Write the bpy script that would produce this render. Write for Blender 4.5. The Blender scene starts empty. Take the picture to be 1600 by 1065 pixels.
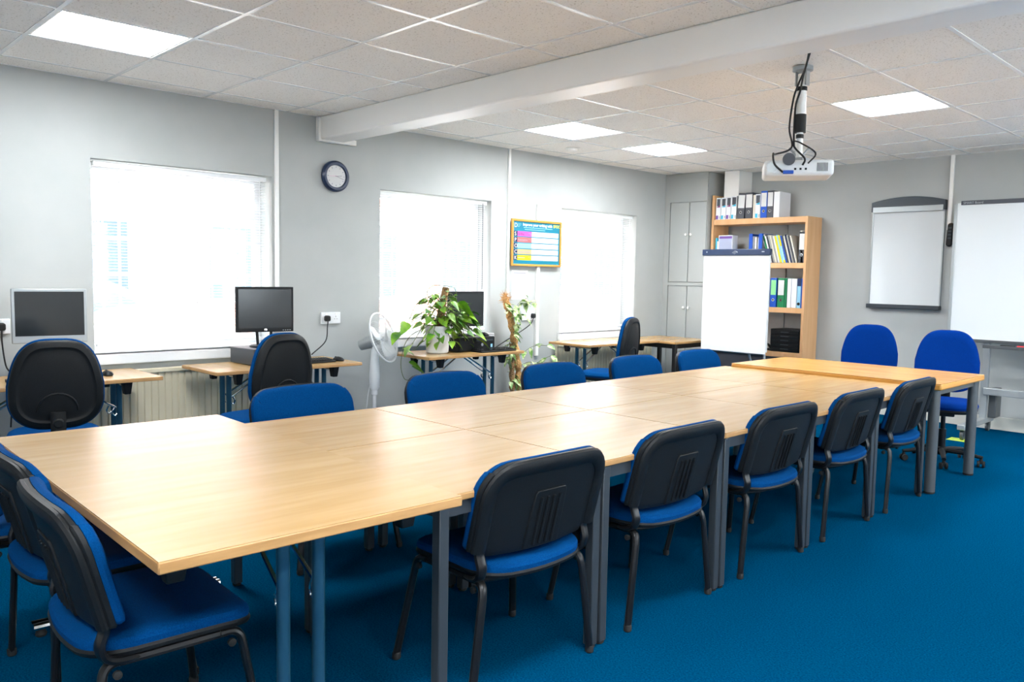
import bpy, bmesh, math, random
from mathutils import Vector, Matrix
random.seed(7)
PI = math.pi
S = bpy.context.scene
COL = S.collection

# ------------------------------------------------------------------ camera
F_PX, YAW, PITCH, ROLL = 1271.0, -0.8027, 0.0807, 0.0177
CAM_Z = 1.45
def cam_axes():
    cy, sy, cp, sp = math.cos(YAW), math.sin(YAW), math.cos(PITCH), math.sin(PITCH)
    f = Vector((sy*cp, cy*cp, -sp)); r = Vector((cy, -sy, 0)); u = r.cross(f)
    c, s = math.cos(ROLL), math.sin(ROLL)
    return c*r+s*u, -s*r+c*u, f
r_, u_, f_ = cam_axes()
cd = bpy.data.cameras.new('camera'); cam = bpy.data.objects.new('camera', cd); COL.objects.link(cam)
m = Matrix((r_, u_, -f_)).transposed().to_4x4(); m.translation = Vector((0, 0, CAM_Z))
cam.matrix_world = m
cd.sensor_width = 36; cd.lens = F_PX/1600*36; cd.clip_start = .05
S.camera = cam

# ------------------------------------------------------------------ world, sun, exposure
w = bpy.data.worlds.new('sky'); S.world = w; w.use_nodes = True
nt = w.node_tree; nt.nodes.clear()
o_ = nt.nodes.new('ShaderNodeOutputWorld'); b_ = nt.nodes.new('ShaderNodeBackground')
b_.inputs[0].default_value = (.86, .93, 1, 1); b_.inputs[1].default_value = 4.0
nt.links.new(b_.outputs[0], o_.inputs[0])
sd = bpy.data.lights.new('sun', 'SUN'); sd.energy = 8.5; sd.angle = .01; sd.color = (1, .95, .88)
so = bpy.data.objects.new('sun', sd); COL.objects.link(so)
so.rotation_euler = Vector((-.3, -.25, -.92)).to_track_quat('-Z', 'Y').to_euler()
PANEL = 18.0
S.view_settings.view_transform = 'Standard'; S.view_settings.look = 'None'
S.view_settings.gamma = 1; S.view_settings.use_curve_mapping = False
S.view_settings.exposure = 1.5

# ------------------------------------------------------------------ materials
def mat(name, col, rough=.5, metal=0, spec=.5, emit=None, es=0, sheen=0, trans=0, coat=0):
    m = bpy.data.materials.new(name); m.use_nodes = True
    p = m.node_tree.nodes['Principled BSDF']
    p.inputs['Base Color'].default_value = (*col, 1); p.inputs['Roughness'].default_value = rough
    p.inputs['Metallic'].default_value = metal; p.inputs['Specular IOR Level'].default_value = spec
    if emit: p.inputs['Emission Color'].default_value = (*emit, 1); p.inputs['Emission Strength'].default_value = es
    if sheen: p.inputs['Sheen Weight'].default_value = sheen
    if trans: p.inputs['Transmission Weight'].default_value = trans
    if coat: p.inputs['Coat Weight'].default_value = coat
    return m
def nodes(m):
    n = m.node_tree.nodes; return n, m.node_tree.links, n['Principled BSDF']
def noisy(m, c1, c2, scale, detail=4, stretch=(1, 1, 1), lo=.3, hi=.7, bump=0, coord='Object', bdist=.002):
    n, l, p = nodes(m)
    tc = n.new('ShaderNodeTexCoord'); mp = n.new('ShaderNodeMapping'); mp.inputs['Scale'].default_value = stretch
    t = n.new('ShaderNodeTexNoise'); t.inputs['Scale'].default_value = scale; t.inputs['Detail'].default_value = detail
    r = n.new('ShaderNodeValToRGB')
    r.color_ramp.elements[0].position = lo; r.color_ramp.elements[0].color = (*c1, 1)
    r.color_ramp.elements[1].position = hi; r.color_ramp.elements[1].color = (*c2, 1)
    l.new(tc.outputs[coord], mp.inputs[0]); l.new(mp.outputs[0], t.inputs[0]); l.new(t.outputs[0], r.inputs[0])
    l.new(r.outputs[0], p.inputs['Base Color'])
    if bump:
        b = n.new('ShaderNodeBump'); b.inputs['Strength'].default_value = bump; b.inputs['Distance'].default_value = bdist
        l.new(t.outputs[0], b.inputs['Height']); l.new(b.outputs[0], p.inputs['Normal'])
    return m
M = {}
M['wall'] = noisy(mat('wall_paint', (.5, .51, .5), .7, spec=.3), (.44, .46, .45), (.48, .495, .485), 2.5, bump=.08)
M['white'] = mat('white_gloss', (.92, .91, .88), .35)
M['upvc'] = mat('white_upvc', (.85, .86, .87), .3)
M['cream'] = mat('cream_enamel', (.68, .62, .46), .4)
M['carpet'] = noisy(mat('blue_carpet', (0, .1, .22), .95, spec=0), (.0, .031, .086), (.0, .076, .172), 140, 6, lo=.3, hi=.72, bump=.5)
M['beech'] = noisy(mat('beech_laminate', (.7, .5, .3), .25, spec=1.0), (.43, .25, .088), (.52, .325, .135), 4, 2, (4.5, .5, .5), .3, .7)
M['beech_edge'] = noisy(mat('beech_edge', (.6, .4, .2), .4), (.42, .22, .075), (.54, .30, .115), 6, 4, (1, 1, 8))
M['oak'] = noisy(mat('golden_laminate', (.7, .42, .14), .25), (.51, .26, .06), (.63, .35, .095), 4, 2, (.5, 4.5, .5))
M['oak_edge'] = mat('golden_edge', (.64, .30, .055), .35)
M['pine'] = noisy(mat('pale_wood', (.75, .5, .32), .5), (.70, .38, .17), (.78, .46, .23), 4, 4, (4, 4, .4))
M['fabric'] = noisy(mat('blue_fabric', (0, .07, .35), .9, spec=.05), (.0, .032, .125), (.0, .058, .21), 300, 3, bump=.25)
M['fabric_r'] = noisy(mat('royal_blue_fabric', (0, .05, .38), .9, spec=.05), (.0, .019, .145), (.0, .031, .215), 300, 3, bump=.25)
M['plastic'] = noisy(mat('black_plastic', (.012, .014, .016), .5, spec=.25), (.006, .007, .008), (.009, .0105, .012), 200, 2, bump=.15)
M['blackm'] = mat('black_metal', (.012, .012, .013), .3, .3)
M['greym'] = mat('grey_metal', (.05, .06, .07), .38, .3)
M['greym2'] = mat('mid_grey_metal', (.11, .12, .125), .35, .4)
M['silver'] = mat('silver_paint', (.42, .45, .46), .35, .5)
M['bluem'] = mat('blue_steel', (.028, .11, .18), .3, .5)
M['chrome'] = mat('chrome', (.8, .8, .8), .12, 1)
M['rubber'] = mat('rubber', (.01, .01, .01), .7)
M['paper'] = mat('paper', (.72, .72, .71), .7)
M['board'] = mat('whiteboard_enamel', (.72, .75, .76), .12, coat=.3)
M['grid'] = mat('ceiling_bar_paint', (.92, .92, .91), .22)
M['panel'] = mat('light_panel', (1, 1, 1), .5, emit=(.93, .97, 1), es=PANEL)
M['navy'] = mat('navy_plastic', (.01, .025, .07), .3)
M['screen'] = mat('dark_screen', (.02, .023, .024), .15)
M['pot'] = mat('white_pot', (.8, .8, .79), .3)
M['leaf'] = noisy(mat('green_leaf', (.1, .35, .02), .4), (.03, .16, .01), (.27, .50, .03), 9, 2, lo=.35, hi=.65)
M['leaf2'] = noisy(mat('variegated_leaf', (.2, .35, .1), .45), (.09, .25, .03), (.62, .68, .36), 25, 3, lo=.4, hi=.6)
M['moss'] = noisy(mat('moss_pole', (.25, .13, .05), .95), (.13, .065, .025), (.42, .25, .11), 60, 5, bump=1, bdist=.01)
M['coir'] = noisy(mat('orange_coir', (.6, .3, .1), .95), (.38, .17, .05), (.78, .45, .18), 60, 5, bump=1, bdist=.01)
M['stem'] = mat('stem', (.10, .13, .03), .6)
M['fanw'] = mat('fan_plastic', (.80, .82, .83), .35)
M['soil'] = mat('soil', (.03, .02, .012), .95)
M['cupb'] = mat('grey_cupboard_paint', (.42, .44, .43), .5)
M['skirt'] = mat('skirting', (.72, .71, .64), .4)
M['asphalt'] = mat('pale_paving', (.58, .56, .53), .9)
M['carw'] = mat('white_car_paint', (.8, .82, .84), .2, coat=.5)
M['glassd'] = mat('dark_glass', (.05, .08, .12), .08)
def flat(name, c, r=.5): 
    M[name] = mat(name, c, r); return M[name]
for k_, c_ in dict(lilac=(.40, .44, .60), d_blue=(0, .08, .5), d_purple=(.18, .08, .35), d_teal=(.05, .5, .72), d_charcoal=(.06, .065, .08), d_green=(0, .2, .07), d_lime=(.28, .75, .3), d_sky=(.35, .68, .88), d_yellow=(.85, .7, .02), d_plum=(.28, .05, .18), d_white=(.82, .83, .86), d_cream=(.75, .7, .6), d_grey=(.35, .35, .33), d_pink=(.8, .35, .55), d_red=(.7, .02, .03), p_teal=(0, .19, .29), p_mag=(.62, .09, .45), p_red=(.85, .13, .13), p_sky=(.25, .55, .75), p_tan=(.55, .38, .18), p_yel=(.95, .66, 0), p_navy=(.01, .02, .08), p_ink=(.3, .3, .35), p_txtyel=(.85, .9, .05), stickyg=(.6, .85, .1), tail=(.5, .02, .02)).items(): flat(k_, c_)
def gb():
    m = bpy.data.materials.new('window_glass'); m.use_nodes = True; n = m.node_tree.nodes; l = m.node_tree.links; n.clear()
    o = n.new('ShaderNodeOutputMaterial'); mx = n.new('ShaderNodeMixShader'); t = n.new('ShaderNodeBsdfTransparent'); g = n.new('ShaderNodeBsdfGlossy')
    t.inputs[0].default_value = (.96, .98, .98, 1); g.inputs['Roughness'].default_value = .02; mx.inputs[0].default_value = .06
    l.new(t.outputs[0], mx.inputs[1]); l.new(g.outputs[0], mx.inputs[2]); l.new(mx.outputs[0], o.inputs[0]); return m
M['glass'] = gb()
def slatm():
    m = bpy.data.materials.new('blind_slat'); m.use_nodes = True; n = m.node_tree.nodes; l = m.node_tree.links; n.clear()
    o = n.new('ShaderNodeOutputMaterial'); mx = n.new('ShaderNodeMixShader'); t = n.new('ShaderNodeBsdfTranslucent'); g = n.new('ShaderNodeBsdfDiffuse')
    t.inputs[0].default_value = (.9, .92, .95, 1); g.inputs[0].default_value = (.86, .87, .88, 1); mx.inputs[0].default_value = .3
    l.new(g.outputs[0], mx.inputs[1]); l.new(t.outputs[0], mx.inputs[2]); l.new(mx.outputs[0], o.inputs[0]); return m
M['slat'] = slatm()
def brickm():
    m = mat('red_brick', (.5, .2, .15), .9); n, l, p = nodes(m)
    tc = n.new('ShaderNodeTexCoord'); sp = n.new('ShaderNodeSeparateXYZ'); cb = n.new('ShaderNodeCombineXYZ'); b = n.new('ShaderNodeTexBrick')
    b.inputs['Color1'].default_value = (.50, .20, .15, 1); b.inputs['Color2'].default_value = (.62, .27, .2, 1); b.inputs['Mortar'].default_value = (.6, .55, .5, 1)
    b.inputs['Scale'].default_value = 4.2
    l.new(tc.outputs['Object'], sp.inputs[0]); l.new(sp.outputs[1], cb.inputs[0]); l.new(sp.outputs[2], cb.inputs[1]); l.new(cb.outputs[0], b.inputs[0]); l.new(b.outputs[0], p.inputs['Base Color']); return m
M['brick'] = brickm()
def tilem():
    m = mat('ceiling_tile', (.7, .67, .6), .9, spec=.2); n, l, p = nodes(m)
    tc = n.new('ShaderNodeTexCoord'); t = n.new('ShaderNodeTexNoise'); t.inputs['Scale'].default_value = 95; t.inputs['Detail'].default_value = 3
    r = n.new('ShaderNodeValToRGB'); r.color_ramp.elements[0].position = .32; r.color_ramp.elements[0].color = (.62, .58, .51, 1)
    r.color_ramp.elements[1].position = .40; r.color_ramp.elements[1].color = (.95, .915, .86, 1)
    b = n.new('ShaderNodeBump'); b.inputs['Strength'].default_value = .4; b.inputs['Distance'].default_value = .003
    l.new(tc.outputs['Object'], t.inputs[0]); l.new(t.outputs[0], r.inputs[0]); l.new(r.outputs[0], p.inputs['Base Color'])
    l.new(r.outputs[0], b.inputs['Height']); l.new(b.outputs[0], p.inputs['Normal']); return m
M['tile'] = tilem()

# ------------------------------------------------------------------ mesh tools
class MB:
    def __init__(s): s.v = []; s.f = []
    def add(s, vs, fs):
        o = len(s.v); s.v += [Vector(v) for v in vs]; s.f += [[i+o for i in f] for f in fs]; return s
    def box(s, c, d, rot=None, pivot=None):
        hx, hy, hz = d[0]/2, d[1]/2, d[2]/2
        vs = [Vector((x, y, z)) for x in (-hx, hx) for y in (-hy, hy) for z in (-hz, hz)]
        if rot: vs = [rot @ v for v in vs]
        vs = [v+Vector(c) for v in vs]
        return s.add(vs, [(0, 1, 3, 2), (4, 6, 7, 5), (0, 4, 5, 1), (2, 3, 7, 6), (0, 2, 6, 4), (1, 5, 7, 3)])
    def b2(s, x0, x1, y0, y1, z0, z1): return s.box(((x0+x1)/2, (y0+y1)/2, (z0+z1)/2), (abs(x1-x0), abs(y1-y0), abs(z1-z0)))
    def tube(s, pts, r, n=10, sq=None, cap=True):
        pts = [Vector(p) for p in pts]; rs = r if isinstance(r, (list, tuple)) else [r]*len(pts)
        ring = []; prev = None
        for i, p in enumerate(pts):
            if i == 0: t = pts[1]-p
            elif i == len(pts)-1: t = p-pts[i-1]
            else: t = (pts[i+1]-p).normalized()+(p-pts[i-1]).normalized()
            t.normalize()
            if prev is None:
                a = Vector((0, 0, 1)) if abs(t.z) < .9 else Vector((1, 0, 0))
                u = t.cross(a).normalized()
            else:
                u = (prev-t*prev.dot(t)); u = u.normalized() if u.length > 1e-6 else t.orthogonal().normalized()
            prev = u; v = t.cross(u)
            q = sq or (1, 1)
            ring.append([p+(u*math.cos(2*PI*k/n)*q[0]+v*math.sin(2*PI*k/n)*q[1])*rs[i] for k in range(n)])
        vs = [x for rg in ring for x in rg]; fs = []
        for i in range(len(ring)-1):
            for k in range(n): a = i*n+k; b = i*n+(k+1) % n; fs.append((a, b, b+n, a+n))
        if cap: fs.append(tuple(range(n))[::-1]); fs.append(tuple(range(len(vs)-n, len(vs))))
        return s.add(vs, fs)
    def lathe(s, prof, c=(0, 0, 0), n=24, rot=None):
        vs = []; fs = []
        for r, z in prof:
            for k in range(n):
                v = Vector((r*math.cos(2*PI*k/n), r*math.sin(2*PI*k/n), z))
                vs.append((rot @ v if rot else v)+Vector(c))
        for i in range(len(prof)-1):
            for k in range(n): a = i*n+k; b = i*n+(k+1) % n; fs.append((a, b, b+n, a+n))
        fs.append(tuple(range(n))[::-1]); fs.append(tuple(range(len(vs)-n, len(vs))))
        return s.add(vs, fs)
    def loft(s, outline, prof, fn=None, c=(0, 0)):
        # outline: list (a,b) closed ring; prof: list (inset, depth); inner cap rings added by scaling
        n = len(outline); P = [Vector(p) for p in outline]; N = []
        for i in range(n):
            t = (P[(i+1) % n]-P[i-1]); N.append(Vector((t.y, -t.x)).normalized())
        rings = [[(P[i]-N[i]*ins, d) for i in range(n)] for ins, d in prof]
        def caps(rg, d):
            out = []
            for k in (.8, .55, .3): out.append([(Vector(c)+(q-Vector(c))*k, dd) for q, dd in rg])
            return out
        first = caps(rings[0], 0)[::-1]; last = caps(rings[-1], 0)
        if len(prof) and len(prof[0]) == 2: pass
        allr = first+rings+last
        vs = [(q.x, d, q.y) for rg in allr for q, d in rg]
        c0 = len(vs); vs.append((c[0], allr[0][0][1], c[1])); vs.append((c[0], allr[-1][0][1], c[1]))
        fs = []
        for i in range(len(allr)-1):
            for k in range(n): a = i*n+k; b = i*n+(k+1) % n; fs.append((a, b, b+n, a+n))
        for k in range(n): fs.append((c0, (k+1) % n, k)); e = (len(allr)-1)*n; fs.append((c0+1, e+k, e+(k+1) % n))
        if fn: vs = [fn(Vector(v)) for v in vs]
        return s.add(vs, fs)
    def xf(s, mtx): s.v = [mtx @ v for v in s.v]; return s
    def obj(s, name, material, parent=None, bevel=0, smooth=True, seg=2, sub=0, mats=None):
        me = bpy.data.meshes.new(name); me.from_pydata([tuple(v) for v in s.v], [], s.f)
        bm = bmesh.new(); bm.from_mesh(me); bmesh.ops.recalc_face_normals(bm, faces=bm.faces); bm.to_mesh(me); bm.free()
        me.materials.append(M[material] if isinstance(material, str) else material)
        if smooth:
            for p in me.polygons: p.use_smooth = True
            me.set_sharp_from_angle(angle=.6)
        o = bpy.data.objects.new(name, me); COL.objects.link(o)
        if parent: o.parent = parent
        if bevel:
            b = o.modifiers.new('b', 'BEVEL'); b.width = bevel; b.segments = seg; b.limit_method = 'ANGLE'; b.angle_limit = .7; b.harden_normals = False
        if sub:
            b = o.modifiers.new('s', 'SUBSURF'); b.levels = sub; b.render_levels = sub
        return o
def rr(w, h, r, n=7, taper=0, c=(0, 0)):
    pts = []
    for cx, cy, a0 in ((w/2-r, -h/2+r, -PI/2), (w/2-r, h/2-r, 0), (-w/2+r, h/2-r, PI/2), (-w/2+r, -h/2+r, PI)):
        for k in range(n):
            a = a0+PI/2*k/(n-1); pts.append((cx+r*math.cos(a), cy+r*math.sin(a)))
    # add midpoints on straight edges
    out = []
    for i, p in enumerate(pts):
        out.append(p); q = pts[(i+1) % len(pts)]
        d = math.hypot(q[0]-p[0], q[1]-p[1])
        m_ = int(d/.06)
        for k in range(1, m_+1): t = k/(m_+1); out.append((p[0]+(q[0]-p[0])*t, p[1]+(q[1]-p[1])*t))
    return [(x*(1+taper*y/h)+c[0], y+c[1]) for x, y in out]
def tag(o, label, cat, group=None):
    o['label'] = label; o['category'] = cat
    if group: o['group'] = group
    return o
def thing(name, label, cat, loc=(0, 0, 0), rz=0, group=None):
    o = bpy.data.objects.new(name, None); COL.objects.link(o); o.empty_display_size = .1
    o.location = loc; o.rotation_euler = (0, 0, rz); return tag(o, label, cat, group)
def struct(o): o['kind'] = 'structure'; return o
def dup(root, loc, rz, label):
    def cp(o, par):
        c = o.copy(); COL.objects.link(c); c.parent = par
        for ch in list(o.children): cp(ch, c)
        return c
    r = cp(root, None); r.location = loc; r.rotation_euler = (0, 0, rz); r['label'] = label; return r
def text(body, size, material, name='lettering', parent=None, mtx=None, align='LEFT', ext=.0006, bold=0):
    cu = bpy.data.curves.new(name, 'FONT'); cu.body = body; cu.size = size; cu.extrude = ext; cu.align_x = align; cu.offset = bold
    t = bpy.data.objects.new(name+'_tmp', cu); COL.objects.link(t)
    dg = bpy.context.evaluated_depsgraph_get(); me = bpy.data.meshes.new_from_object(t.evaluated_get(dg))
    bpy.data.objects.remove(t); me.materials.clear(); me.materials.append(M[material])
    if mtx: me.transform(mtx)
    o = bpy.data.objects.new(name, me); COL.objects.link(o)
    if parent: o.parent = parent
    return o
def arc(c, r, a0, a1, n, ax='xz'):
    out = []
    for k in range(n+1):
        a = a0+(a1-a0)*k/n; out.append((c[0]+r*math.cos(a), c[1]+r*math.sin(a)))
    return out
def bez(p0, p1, p2, p3, n=14):
    P = [Vector(p) for p in (p0, p1, p2, p3)]; out = []
    for i in range(n+1):
        t = i/n; out.append(P[0]*(1-t)**3+P[1]*3*t*(1-t)**2+P[2]*3*t*t*(1-t)+P[3]*t**3)
    return out
def spline(pts, n=6):
    P = [Vector(p) for p in pts]; P = [P[0]*2-P[1]]+P+[P[-1]*2-P[-2]]; out = []
    for i in range(1, len(P)-2):
        a, b, c, d = P[i-1:i+3]
        for k in range(n):
            t = k/n; out.append(.5*((2*b)+(c-a)*t+(2*a-5*b+4*c-d)*t*t+(3*b-a-3*c+d)*t**3))
    out.append(P[-2]); return out

# ------------------------------------------------------------------ room shell
WX, WY, CZ = -6.18, 9.07, 2.75
RX, RY = 2.6, -2.6
struct(MB().b2(WX-.3, RX+.2, RY-.2, WY+.2, -.1, 0).obj('floor', 'carpet', smooth=False))
# left wall with three openings (y0,y1,z0,z1)
WIN = [(1.86, 3.225, .832, 2.212), (4.283, 5.645, .832, 2.20), (6.70, 8.05, .80, 2.20)]
wl = MB(); ys = [RY-.2]; 
for a, b, z0, z1 in WIN:
    wl.b2(WX-.28, WX, ys[-1], a, -.05, CZ+.1); wl.b2(WX-.28, WX, a, b, -.05, z0); wl.b2(WX-.28, WX, a, b, z1, CZ+.1); ys.append(b)
wl.b2(WX-.28, WX, ys[-1], WY+.2, -.05, CZ+.1)
struct(wl.obj('wall_left', 'wall', smooth=False))
struct(MB().b2(WX, RX+.2, WY, WY+.2, -.05, CZ+.1).obj('wall_back', 'wall', smooth=False))
wr = MB(); yr = RY-.2
for i, (a, b) in enumerate([(3.2, 5.0), (5.9, 7.7)]):
    wr.b2(RX, RX+.2, yr, a, -.05, CZ+.1).b2(RX, RX+.2, a, b, -.05, .83).b2(RX, RX+.2, a, b, 2.3, CZ+.1); yr = b
    added_frame = struct(MB().b2(RX+.08, RX+.14, a, a+.06, .83, 2.3).b2(RX+.08, RX+.14, b-.06, b, .83, 2.3).b2(RX+.08, RX+.14, a+.06, b-.06, .83, .89).b2(RX+.08, RX+.14, a+.06, b-.06, 2.24, 2.3).b2(RX+.08, RX+.14, (a+b)/2-.03, (a+b)/2+.03, .89, 2.24).obj('window_%d' % (i+5), 'upvc', bevel=.006))  # added unseen windows, letting in daylight to lift ceiling and back wall
    MB().b2(RX+.108, RX+.112, a+.06, b-.06, .89, 2.24).obj('pane', 'glass', added_frame, smooth=False)
wr.b2(RX, RX+.2, yr, WY, -.05, CZ+.1)
struct(wr.obj('wall_right', 'white', smooth=False))
wf = MB(); xs_ = [WX]; ADDED_WIN = [(1.0, 2.2)]
for i, (a, b) in enumerate(ADDED_WIN):
    wf.b2(xs_[-1], a, RY-.2, RY, -.05, CZ+.1); wf.b2(a, b, RY-.2, RY, -.05, .83); wf.b2(a, b, RY-.2, RY, 2.21, CZ+.1); xs_.append(b)
    added_frame = struct(MB().b2(a, a+.06, RY-.14, RY-.08, .83, 2.21).b2(b-.06, b, RY-.14, RY-.08, .83, 2.21).b2(a+.06, b-.06, RY-.14, RY-.08, .83, .89).b2(a+.06, b-.06, RY-.14, RY-.08, 2.15, 2.21).b2((a+b)/2-.03, (a+b)/2+.03, RY-.14, RY-.08, .89, 2.15).obj('window_%d' % (i+4), 'upvc', bevel=.006))  # unseen window behind the camera, added for more daylight
    MB().b2(a+.06, b-.06, RY-.112, RY-.108, .89, 2.15).obj('pane', 'glass', added_frame, smooth=False)
wf.b2(xs_[-1], RX, RY-.2, RY, -.05, CZ+.1)
struct(wf.obj('wall_front', 'white', smooth=False))
BY0, BY1, BZ = 3.65, 3.885, 2.56
FX0, FY0, BX0, BYo, TA, TB = -4.654, 1.2675, -2.170, 5.204, .6294, .695
# light panels (cells)
def cellF(i, j): return (FX0+(i-1)*TA, FX0+i*TA, FY0+j*TB, FY0+(j+1)*TB)
def cellB(i, j): return (BX0+(i-1)*TA, BX0+i*TA, BYo+j*TB, BYo+(j+1)*TB)
panels = [cellF(0, 0), cellB(0, 1), cellB(-4, 0), cellB(-4, 2), cellF(6, 0), cellF(9, 0), cellF(6, -3), cellF(9, -3), cellB(4, 1), cellB(4, 3), cellB(7, 1)]  # all after the first four are unseen, added to brighten the room
ceil = MB()
def ceil_part(x0, x1, y0, y1):
    xs = sorted({x0, x1} | {p[0] for p in panels if y0 < (p[2]+p[3])/2 < y1} | {p[1] for p in panels if y0 < (p[2]+p[3])/2 < y1})
    ysl = sorted({y0, y1} | {p[2] for p in panels if y0 < (p[2]+p[3])/2 < y1} | {p[3] for p in panels if y0 < (p[2]+p[3])/2 < y1})
    for a, b in zip(xs, xs[1:]):
        for c, d in zip(ysl, ysl[1:]):
            if any(p[0]-.01 < (a+b)/2 < p[1]+.01 and p[2]-.01 < (c+d)/2 < p[3]+.01 for p in panels): continue
            ceil.b2(a, b, c, d, CZ, CZ+.08)
ceil_part(WX, RX, RY, BY0+.1); ceil_part(WX, RX, BY0+.1, WY)
ceil.b2(WX-.28, RX+.2, RY-.2, WY+.2, CZ+.12, CZ+.2)
ceiling = struct(ceil.obj('ceiling', 'tile', smooth=False))
g = MB(); BW = .024
k = -6
for i in range(-8, 14):
    x = FX0+i*TA
    if WX < x < RX: g.b2(x-BW/2, x+BW/2, RY, BY0, CZ-.003, CZ+.01)
    x = BX0+i*TA
    if WX < x < RX: g.b2(x-BW/2, x+BW/2, BY1, WY, CZ-.003, CZ+.01)
for j in range(-6, 4):
    y = FY0+j*TB
    if RY < y < BY0: g.b2(WX, RX, y-BW/2, y+BW/2, CZ-.0034, CZ+.01)
for j in range(-2, 6):
    y = BYo+j*TB
    if BY1 < y < WY: g.b2(WX, RX, y-BW/2, y+BW/2, CZ-.0034, CZ+.01)
for y0, y1 in ((RY, BY0), (BY1, WY)):
    g.b2(WX, WX+.02, y0, y1, CZ-.003, CZ+.01)
g.b2(WX, RX, WY-.02, WY, CZ-.003, CZ+.01)
g.obj('ceiling_grid', 'grid', ceiling, smooth=False)
struct(MB().b2(WX+.001, RX, BY0, BY1, BZ, CZ).obj('trim_1', 'white', bevel=.012))  # boxed beam
struct(MB().b2(WX, WX+.05, 3.63, 3.665, 2.545, 2.745).b2(WX, WX+.05, 3.665, 4.0, 2.545, 2.59).obj('trim_2', 'white', bevel=.003))
plab = ['square ceiling light panel nearest the camera, above the first window', 'square ceiling light panel on the right beyond the projector', 'square ceiling light panel behind the beam, left of the pair', 'square ceiling light panel farthest away, toward the grey cupboard']+['added square light panel out of view for extra brightness, '+q for q in ('over the open carpet beside the camera', 'nearest the right wall beside the camera', 'behind the camera over the middle of the room', 'behind the camera near the right wall', 'right of the mobile whiteboard, nearer row', 'right of the mobile whiteboard, by the back wall', 'close to the added windows of the right wall')]
for i, p in enumerate(panels):
    t = thing('ceiling_light', plab[i], 'ceiling light', ((p[0]+p[1])/2, (p[2]+p[3])/2, CZ), 0, 'ceiling light panels')
    a, b = TA/2-.014, TB/2-.014
    MB().b2(-a, a, -b, b, .012, .02).obj('diffuser', 'panel', t, smooth=False)
    MB().b2(-a, -a+.012, -b, b, 0, .03).b2(a-.012, a, -b, b, 0, .03).b2(-a, a, -b, -b+.012, 0, .03).b2(-a, a, b-.012, b, 0, .03).obj('light_frame', 'white', t, smooth=False)
# trunking and conduits
def trunk(n, x0, x1, y0, y1, z0, z1, m_='white', bev=.004): return struct(MB().b2(x0, x1, y0, y1, z0, z1).obj('trim_%d' % n, m_, bevel=bev))
trunk(3, WX, WX+.022, 3.245, 3.28, .95, CZ-.004)
trunk(4, WX, WX+.02, 5.865, 5.895, 1.12, CZ-.004)
trunk(5, WX, WX+.03, 6.30, 6.345, .58, 2.21)
trunk(6, -2.97, -2.935, WY-.03, WY, 1.99, CZ-.004)
trunk(7, -4.75, -4.72, WY-.02, WY, .0, 2.1, 'cupb')
trunk(8, -5.42, -5.22, WY-.3, WY, 2.3, CZ-.004)
struct(MB().b2(-4.2, RX, WY-.018, WY, 0, .13).obj('baseboard_back', 'skirt', bevel=.004))
struct(MB().b2(WX, WX+.018, RY, 8.62, 0, .1).obj('baseboard_left', 'skirt', bevel=.004))

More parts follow.
